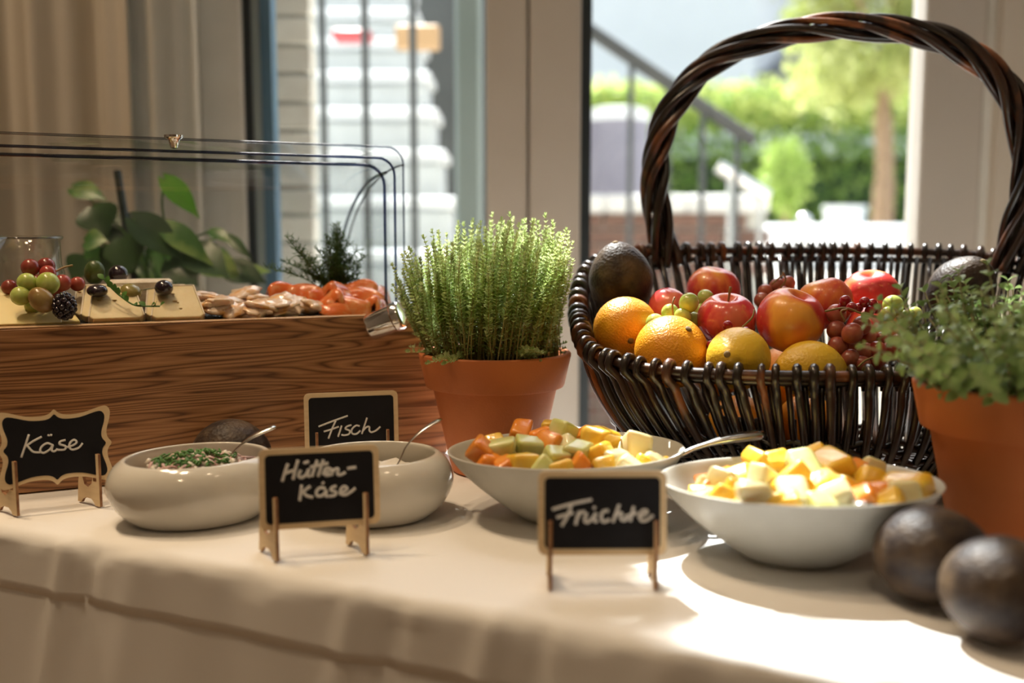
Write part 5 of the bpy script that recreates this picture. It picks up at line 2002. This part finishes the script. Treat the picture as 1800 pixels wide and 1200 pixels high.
sprigs = []
for k in range(150):
    a = orr.uniform(0, 2 * PI)
    r = 0.080 * math.sqrt(orr.random())
    base = Vector((r * math.cos(a), r * math.sin(a), 0.131))
    fr_ = r / 0.08
    L_ = orr.uniform(0.075, 0.125) * (1.0 - 0.15 * fr_)
    tl = math.radians(8 + 34 * fr_ + orr.uniform(-10, 14))
    if base.y > -0.01:
        tl *= max(0.12, 0.75 - base.y / 0.08)
    sprigs.append((base, L_, a + orr.uniform(-0.4, 0.4), tl, orr.uniform(0.0, 0.5) * fr_))
# sprigs facing the room first: their leaves are single parts
def facing(sp):
    return sp[0].y + 0.6 * sp[0].x + 0.25 * (0.02 - sp[1])


sprigs.sort(key=facing)
single = 0
rest = MB()
for i, (base, L_, az, tl, sag) in enumerate(sprigs):
    pts = sprig_path(base, L_, az, tl, sag)
    lim = i < 34
    if lim:
        so = build('sprig', MB().tube(pts, [0.0013 - 0.0006 * k / 7 for k in range(8)], 5), M['oregano_stem'], ore, smooth=True)
    else:
        rest.tube(pts, [0.0013 - 0.0006 * k / 7 for k in range(8)], 5, mi=1)
    n = int(L_ / 0.0125)
    for q in range(n + 1):
        f = 0.22 + 0.78 * q / max(1, n)
        kk = f * 7
        j = min(int(kk), 6)
        c = pts[j].lerp(pts[j + 1], kk - j)
        tdir = (pts[j + 1] - pts[j]).normalized()
        ref = tdir.cross(Vector((0.3, 0.2, 1))).normalized()
        ref2 = tdir.cross(ref).normalized()
        an = q * PI / 2 + az
        for sgn in (1, -1):
            side = (ref * math.cos(an) + ref2 * math.sin(an)) * sgn
            d = (side * 0.85 + tdir * (0.35 + 0.5 * (f > 0.9))).normalized()
            up = (tdir - d * tdir.dot(d)).normalized()
            s_ = up.cross(d).normalized()
            sc = orr.uniform(0.75, 1.15) * (0.62 + 0.5 * math.sin(PI * min(1.0, 0.25 + 0.65 * f)))
            Mx = Matrix((d, s_, up)).transposed()
            if lim and single < 296:
                lo = link('leaf', LEAFM[(q + i) % 5], so)
                lo.matrix_local = Matrix.Translation(c) @ Mx.to_4x4() @ Matrix.Scale(sc, 4)
                single += 1
            else:
                m = LEAFM[(q + i) % 5]
                o = len(rest.v)
                M4 = Matrix.Translation(c) @ Mx.to_4x4() @ Matrix.Scale(sc, 4)
                rest.v.extend([tuple(M4 @ v.co) for v in m.vertices])
                for pl in m.polygons:
                    rest.f.append(tuple(t + o for t in pl.vertices))
                    rest.m.append(0)
build('foliage', rest, [M['oregano_leaf'], M['oregano_stem']], ore, smooth=True, kind='stuff')

# ------------------------------------------------------------------ avocados


def avocado(label, c, r, rot, long=1.28, group=None):
    def fn(d, p):
        k = 1.0 - 0.16 * max(0.0, d.z) ** 1.4
        q = Vector((p.x * k, p.y * k, p.z))
        b = 1 + 0.012 * mnoise.noise(d * 9 + Vector((r * 1000, 0, 0))) + 0.006 * mnoise.noise(d * 26)
        return q * b
    o = build('avocado', MB().blob((0, 0, 0), r, r, r * long, 40, 28, fn=fn), M['avocado'], loc=tuple(c), rot=rot, smooth=True)
    tag(o, label, 'avocado', group)
    build('stem_end', MB().blob((0, 0, r * long * 0.985), r * 0.11, r * 0.11, r * 0.06, 12, 8), M['button'], o, smooth=True)
    return o


a1 = at(1637, 990, 0.748)
a1.z = T + 0.0385
avocado('dark avocado on the table touching the front fruit bowl', a1, 0.0375, (math.radians(80), 0, math.radians(70)), 1.16)
a2 = at(1765, 1036, 0.672)
a2.z = T + 0.0385
avocado('dark avocado nearest the camera at the bottom right', a2, 0.0370, (math.radians(85), 0, math.radians(70)), 1.15)
a3 = at(408, 795, 1.105)
a3.z = T + 0.0385
avocado('dark avocado behind the left white bowl against the oak box', a3, 0.0385, (math.radians(88), 0, math.radians(75)), 1.2)

# ------------------------------------------------------------------ wicker basket
KC = Vector((0.403, 1.22, 0))
KA, KB, KN = 0.319, 0.215, 3.0
ZY = [(0.98, 0.139), (1.04, 0.140), (1.10, 0.146), (1.16, 0.153), (1.22, 0.172), (1.28, 0.205), (1.34, 0.238), (1.39, 0.255), (1.45, 0.262)]


def rim_pt(a):
    c, s = math.cos(a), math.sin(a)
    x = KC.x + KA * math.copysign(abs(c) ** (2 / KN), c)
    y = KC.y + KB * math.copysign(abs(s) ** (2 / KN), s)
    z = float(np.interp(y, [q[0] for q in ZY], [q[1] for q in ZY]))
    return Vector((x, y, z))


# equal spacing along the rim
fine = [rim_pt(2 * PI * k / 1440) for k in range(1440)]
for _ in range(3):
    zs = [p.z for p in fine]
    for k in range(1440):
        fine[k].z = sum(zs[(k + j * 5) % 1440] for j in range(-4, 5)) / 9
acc = [0.0]
for k in range(1440):
    acc.append(acc[-1] + (fine[(k + 1) % 1440] - fine[k]).length)
TOT = acc[-1]


def rim_at(f):
    d = (f % 1.0) * TOT
    k = min(int(np.searchsorted(acc, d)) - 1, 1439)
    k = max(k, 0)
    t = (d - acc[k]) / max(1e-9, acc[k + 1] - acc[k])
    return fine[k].lerp(fine[(k + 1) % 1440], t)


BC = Vector((0.385, 1.145, 0.004))
BA, BB = 0.205, 0.105


def base_for(p):
    a = math.atan2((p.y - KC.y) / KB, (p.x - KC.x) / KA)
    return Vector((BC.x + BA * math.cos(a), BC.y + BB * math.sin(a), 0.008))


def outward(p):
    o = Vector(((p.x - KC.x) / KA ** 2, (p.y - KC.y) / KB ** 2, 0))
    return o.normalized()


bas = thing('wicker_basket', 'large dark wicker basket of fruit with a tall twisted handle', 'basket', (BC.x, BC.y, T))
OFF = Vector((BC.x, BC.y, 0))
NST = 104


def wall_pt(p, f, off=0.0):
    """point on the basket wall: f=0 at the base, 1 at the rim"""
    b = base_for(p)
    q = b.lerp(p, f)
    bul = math.sin(PI * f) * 0.022
    o = outward(p)
    return Vector((q.x, q.y, b.z + (p.z - b.z) * (f ** 1.05))) + o * (bul + off)


for k in range(NST):
    jit = rnd.uniform(-0.2, 0.2) / NST
    p = rim_at(k / NST + jit)
    o = outward(p)
    lean = rnd.uniform(-0.4, 0.4) / NST
    pts = []
    for j in range(9):
        f = j / 9
        pf_ = rim_at(k / NST + jit + lean * (1 - f))
        pts.append(wall_pt(pf_, f, 0.003))
    up = Vector((0, 0, 1))
    pts += [p + o * 0.0095 - up * 0.006, p + o * 0.0088 + up * 0.004, p + o * 0.003 + up * 0.0095, p - o * 0.006 + up * 0.0065, p - o * 0.0085 - up * 0.003, p - o * 0.0075 - up * 0.016]
    r0 = rnd.uniform(0.0038, 0.0052)
    rs = [r0 * (0.72 + 0.28 * j / 9) for j in range(9)] + [r0] * 5 + [r0 * 0.8]
    build('stake', MB().tube(catmull([q - OFF for q in pts], 2), list(np.interp(np.linspace(0, 1, (len(pts) - 1) * 2 + 1), np.linspace(0, 1, len(pts)), rs)), 7), M['cane_red'] if rnd.random() < 0.22 else M['cane'], bas, smooth=True)
for k in range(NST):
    p = rim_at((k + 0.5) / NST)
    pts = []
    for j in range(9):
        f = j / 8 * 0.97
        pf_ = rim_at((k + 0.5) / NST + rnd.uniform(-0.05, 0.05) / NST)
        pts.append(wall_pt(pf_, f, -0.007))
    build('stake', MB().tube([q - OFF for q in pts], 0.0034, 6), M['cane'], bas, smooth=True)
for k in range(88):
    pts = [wall_pt(rim_at((k + 0.25) / 88 + (0.35 / 88) * j / 6), j / 6 * 0.66, -0.013) for j in range(7)]
    build('stake', MB().tube([q - OFF for q in pts], 0.0036, 6), M['cane'], bas, smooth=True)


def ring(f, off, r, wob=0.0, n=220, ph=0.0, nw=43, zoff=0.0):
    pts = []
    for k in range(n):
        p = rim_at(k / n)
        q = wall_pt(p, f, off + wob * math.sin(2 * PI * nw * k / n + ph)) + Vector((0, 0, zoff + (wob * math.cos(2 * PI * nw * k / n + ph) if wob else 0)))
        pts.append(q - OFF)
    return MB().tube(pts, r, 7, closed=True)


build('rim', ring(1.0, 0.0, 0.0062), M['cane_red'], bas, smooth=True)
build('rim', ring(0.955, -0.002, 0.0042), M['cane'], bas, smooth=True)
for (f, zz) in ((0.42, 0.0), (0.42, 0.007), (0.40, -0.009)):
    build('weave_band', ring(f, -0.002, 0.0030, 0.0028, ph=zz * 400, zoff=zz), M['cane'], bas, smooth=True)
for q in range(4):
    build('weave_band', ring(0.02 + 0.035 * q, -0.001, 0.0036, 0.002, ph=q * 1.6), M['cane'], bas, smooth=True)
bd = MB()
bd.lathe([(0.0, 0.002), (1.0, 0.002), (1.0, 0.010), (0.0, 0.010)], 48, sx=BA * 0.98, sy=BB * 0.98)
build('base', bd, M['cane'], bas)
for q in range(8):
    s = (q + 1) / 9
    build('base_weave', MB().tube([(BA * s * math.cos(2 * PI * k / 60), BB * s * math.sin(2 * PI * k / 60), 0.011 + 0.0015 * math.sin(k * PI * 0.9 + q)) for k in range(60)], 0.003, 6, closed=True), M['cane'], bas, smooth=True)

# handle: canes twisted around an arch given in the plane of its two feet
hl, hrt = Vector((0.211, 1.415, T + 0.235)), Vector((0.690, 1.345, T + 0.225))


def arch_pt(px, py):
    """photo point laid on the vertical plane through both handle feet"""
    d = hl.y
    for _ in range(12):
        q = at(px, py, d)
        f = (q.x - hl.x) / (hrt.x - hl.x)
        d = hl.y + (hrt.y - hl.y) * f
    return at(px, py, d)


AR = [(1172, 470), (1158, 400), (1150, 330), (1152, 280), (1165, 225), (1192, 172), (1238, 120), (1300, 84), (1370, 60), (1440, 48), (1520, 45), (1600, 54), (1668, 74), (1726, 108), (1770, 155), (1795, 215), (1806, 285), (1802, 350), (1788, 410), (1772, 480)]
arch = catmull([np.array(arch_pt(*q)) for q in AR], 7)
arch = [Vector(tuple(a)) for a in arch]
m = len(arch)
pl_n = (hrt - hl).cross(Vector((0, 0, 1))).normalized()
for c in range(7):
    pts = []
    for k in range(m):
        f = k / (m - 1)
        tdir = (arch[min(k + 1, m - 1)] - arch[max(k - 1, 0)]).normalized()
        n1 = pl_n
        n2 = tdir.cross(n1).normalized()
        rad = 0.0125 + 0.004 * (abs(2 * f - 1) ** 3) + 0.0025 * math.sin(f * 31 + c * 2.1)
        if c == 6:
            rad = 0.002
        ang = 2 * PI * (c / 6) + f * 2 * PI * 2.6 + 0.25 * math.sin(f * 17 + c)
        pts.append(arch[k] + n1 * (rad * math.cos(ang)) + n2 * (rad * math.sin(ang)) - OFF - Vector((0, 0, T)) + Vector((0, 0, 0)))
    r0 = 0.0062 if c % 2 else 0.0048
    build('handle_cane', MB().tube(pts, [r0 * (1 + 0.12 * math.sin(k * 0.21 + c)) for k in range(m)], 8), M['cane_red'] if c in (0, 3, 4) else M['cane'], bas, smooth=True)

# ------------------------------------------------------------------ fruit in the basket


def orange(label, c, r, rot=(0, 0, 0), mk='orange', group=None):
    def fn(d, p):
        k = 1 - 0.05 * max(0, d.z - 0.85) / 0.15
        return p * k
    o = build('orange', MB().blob((0, 0, 0), r, r, r * 0.96, 36, 24, fn=fn), M[mk], loc=tuple(c), rot=rot, smooth=True)
    tag(o, label, 'orange', group)
    build('stem_button', MB().blob((0, 0, r * 0.915), r * 0.10, r * 0.10, r * 0.04, 10, 6), M['button'], o, smooth=True)
    return o


def lemon(label, c, r, rot):
    def fn(d, p):
        e = abs(d.z) ** 10
        return Vector((p.x, p.y, p.z * (1 + 0.16 * e)))
    o = build('lemon', MB().blob((0, 0, 0), r, r, r * 1.16, 32, 26, fn=fn), M['lemon'], loc=tuple(c), rot=rot, smooth=True)
    tag(o, label, 'lemon')
    build('stem_button', MB().blob((0, 0, r * 1.16 * 1.15), r * 0.11, r * 0.11, r * 0.05, 10, 6), M['button'], o, smooth=True)
    return o


def pome(name, label, cat, c, r, rot, mk, dimple=0.32, stem=True, crease=False, hgt=0.93):
    def fn(d, p):
        rho = math.sqrt(d.x * d.x + d.y * d.y)
        k = 1.0
        z = p.z
        if d.z > 0:
            z -= r * dimple * math.exp(-(rho / 0.30) ** 2)
        else:
            z += r * dimple * 0.5 * math.exp(-(rho / 0.28) ** 2)
        if crease:
            a = math.atan2(d.y, d.x)
            k -= 0.10 * math.exp(-((a + PI / 2) / 0.22) ** 2) * (0.45 + 0.55 * d.z if d.z > -0.6 else 0.1)
        else:
            k *= 1 + 0.018 * math.cos(5 * math.atan2(d.y, d.x)) * (1 - d.z)
        tp_ = 1 - 0.07 * (1 - d.z) * 0.5
        return Vector((p.x * k * tp_, p.y * k * tp_, z * (0.98 if crease else 1)))
    o = build(name, MB().blob((0, 0, 0), r, r, r * hgt, 44, 32, fn=fn), M[mk], loc=tuple(c), rot=rot, smooth=True)
    tag(o, label, cat)
    if stem:
        zb = r * hgt - r * dimple
        build('stem', MB().tube(catmull([(0, 0, zb - 0.002), (0.001, 0, zb + 0.008), (0.003, 0.001, zb + 0.019)], 4), [0.0013] * 6 + [0.0017] * 3, 7), M['twig'], o, smooth=True)
    return o


orange('orange with a dark blemish at the left of the basket', at(1100, 578, 1.178), 0.0388, (1.9, 0.4, 0.2))
orange('orange at the front rim of the basket', at(1180, 618, 1.105), 0.0415, (0.6, 0.5, 0))
lemon('lemon showing its stem end beside the front orange', at(1298, 630, 1.066), 0.0340, (math.radians(78), 0, math.radians(-28)))
lemon('lemon lying sideways at the front rim of the basket', at(1424, 649, 1.066), 0.0312, (math.radians(90), math.radians(6), math.radians(98)))
pome('apple', 'red streaked apple with a stem in the middle of the basket', 'apple', at(1278, 563, 1.148), 0.0355, (math.radians(14), math.radians(-8), 0.4), 'apple', hgt=0.92)
pome('nectarine', 'large red and yellow nectarine with a crease in the basket centre', 'nectarine', at(1389, 563, 1.112), 0.0390, (math.radians(24), math.radians(4), math.radians(35)), 'peach', 0.36, False, True, 0.97)
pome('nectarine', 'yellow and red nectarine at the back left of the basket', 'nectarine', at(1254, 512, 1.27), 0.0355, (math.radians(12), math.radians(6), math.radians(20)), 'peach', 0.22, False, True, 0.95)
pome('nectarine', 'orange nectarine behind the large creased one', 'nectarine', at(1450, 533, 1.178), 0.0340, (math.radians(10), math.radians(14), math.radians(200)), 'peach', 0.22, False, True, 0.95)
pome('nectarine', 'dark red nectarine at the back right of the basket', 'nectarine', at(1530, 522, 1.225), 0.0370, (math.radians(14), math.radians(-8), math.radians(10)), 'peach', 0.25, False, True, 0.95)
pome('nectarine', 'orange nectarine hidden behind the pink grapes', 'nectarine', at(1535, 585, 1.145), 0.0330, (0.4, 0.3, 1.0), 'peach', 0.2, False, True, 0.95)
pome('apple', 'small red apple peeking out between the left avocado and the green grapes', 'apple', at(1176, 543, 1.20), 0.0270, (0.5, 0.8, 1.0), 'apple', hgt=0.92, stem=False)
avocado('dark avocado standing at the left inside the basket', at(1091, 490, 1.238), 0.0400, (math.radians(10), math.radians(-10), 0), 1.17)
avocado('dark avocado at the back right inside the basket', at(1690, 510, 1.265), 0.0400, (math.radians(35), math.radians(20), 0), 1.22)


def dbunch(name, label, items, d0, stem=None, part='grape', long=1.05):
    P = [(at(px, py, d0 + dd), rp * (d0 + dd) / FPX, mk) for (px, py, rp, dd, mk) in items]
    base = Vector((sum(p[0].x for p in P) / len(P), sum(p[0].y for p in P) / len(P), min(p[0].z - p[1] for p in P)))
    root = thing(name, label, 'grapes' if part == 'grape' else 'berries', tuple(base))
    for (c, r, mk) in P:
        build(part, MB().blob((0, 0, 0), r, r, r * long, 18, 12), M[mk], root, tuple(c - base), (rnd.uniform(-0.7, 0.7), rnd.uniform(-0.7, 0.7), 0), smooth=True)
    for st_ in (stem or []):
        pts = [at(px, py, d0 + dd) - base for (px, py, dd) in st_]
        build('stem', MB().tube(catmull(pts, 5), 0.0011, 6), M['twig'], root, smooth=True)
    return root


dbunch('green_grapes', 'bunch of green grapes between the oranges and the apple',
       [(1211, 532, 17.5, 0.012, 'grape_green'), (1240, 523, 14.5, 0.068, 'grape_green'), (1200, 557, 16, 0.010, 'grape_green'), (1178, 550, 16, 0.024, 'grape_green'), (1152, 568, 17, 0.008, 'grape_green'),
        (1218, 563, 15, 0.026, 'grape_green'), (1185, 576, 15, 0.030, 'grape_green'), (1234, 547, 14, 0.064, 'grape_green')], 1.13,
       stem=[[(1184, 560, 0.004), (1182, 535, 0.002), (1186, 522, 0.006)]])
dbunch('red_grapes', 'few dull red grapes at the back before the basket wall',
       [(1345, 512, 13, 0.0, 'grape_pink'), (1366, 503, 14, 0.01, 'grape_pink'), (1385, 498, 13, 0.015, 'grape_pink'), (1340, 528, 14, -0.01, 'grape_pink'), (1355, 520, 12, 0.012, 'grape_pink'), (1376, 516, 13, 0.0, 'grape_pink')], 1.24,
       stem=[[(1372, 506, -0.01), (1381, 492, -0.01), (1376, 478, -0.01)], [(1356, 500, -0.01), (1372, 486, -0.01), (1378, 482, -0.01)]])
dbunch('pink_grapes', 'large bunch of dusty pink grapes beside the sideways lemon',
       [(1470, 552, 17.5, 0.02, 'grape_pink'), (1470, 580, 16.5, 0.01, 'grape_pink'), (1498, 586, 18.5, -0.01, 'grape_pink'), (1515, 572, 16.5, 0.01, 'grape_pink'), (1472, 609, 17.5, 0.0, 'grape_pink'),
        (1494, 631, 17.5, -0.01, 'grape_pink'), (1522, 619, 16.5, 0.0, 'grape_pink'), (1543, 616, 16.5, -0.005, 'grape_red'), (1566, 617, 17.5, 0.0, 'grape_red'), (1542, 637, 15, -0.012, 'grape_red'),
        (1516, 640, 15, -0.015, 'grape_pink'), (1527, 596, 16, 0.02, 'grape_pink'), (1553, 597, 15, 0.015, 'grape_red'), (1580, 600, 15, 0.01, 'grape_red'), (1590, 625, 16, 0.0, 'grape_red'), (1500, 608, 16, 0.025, 'grape_pink')], 1.08,
       stem=[[(1486, 565, -0.03), (1478, 548, -0.03), (1490, 543, -0.03)], [(1518, 566, -0.03), (1516, 550, -0.03), (1540, 556, -0.025), (1556, 562, -0.02)], [(1508, 645, -0.035), (1520, 634, -0.035), (1534, 628, -0.03)]])
dbunch('red_currants', 'string of bright red currants above the pink grapes',
       [(1486, 529, 10.5, 0, 'currant'), (1497, 540, 9.5, -0.01, 'currant'), (1520, 531, 9.5, -0.012, 'currant'), (1534, 534, 9, 0, 'currant'), (1529, 546, 9, -0.012, 'currant'), (1509, 541, 8.5, 0, 'currant'), (1481, 540, 9, 0.006, 'currant'), (1540, 543, 8.5, 0.004, 'currant')], 1.085,
       stem=[[(1450, 547, -0.02), (1485, 541, -0.02), (1515, 551, -0.02), (1550, 560, -0.02)]], part='berry', long=1.0)
dbunch('red_currants', 'small string of red currants hanging over the apple',
       [(1279, 572, 9, 0, 'currant'), (1288, 586, 9, -0.003, 'currant'), (1274, 592, 9, -0.003, 'currant'), (1310, 584, 10, 0, 'currant'), (1250, 606, 8.5, 0.0, 'currant'), (1318, 592, 9, 0.004, 'currant'), (1300, 592, 9, 0.002, 'currant'), (1243, 612, 8, 0.006, 'currant')], 1.088,
       stem=[[(1326, 544, 0.0), (1322, 558, -0.006), (1308, 572, -0.008), (1298, 583, -0.006)]], part='berry', long=1.0)
dbunch('green_grapes', 'few green grapes peeking out above the oregano leaves',
       [(1570, 537, 18.5, 0.0, 'grape_green'), (1561, 552, 13, -0.015, 'grape_green'), (1608, 552, 13, -0.01, 'grape_green'), (1590, 560, 15, 0.01, 'grape_green')], 1.13)
# fruit in the lower layer, seen through the wicker
for k, (x, y, z, r) in enumerate(((0.27, 1.17, 0.056, 0.038), (0.352, 1.172, 0.056, 0.038), (0.345, 1.25, 0.105, 0.038), (0.26, 1.25, 0.115, 0.036))):
    orange('orange in the lower layer of the wicker basket', Vector((x, y, T + z)), r, (rnd.uniform(-2, 2), rnd.uniform(-2, 2), 0), 'orange', 'lower layer oranges')
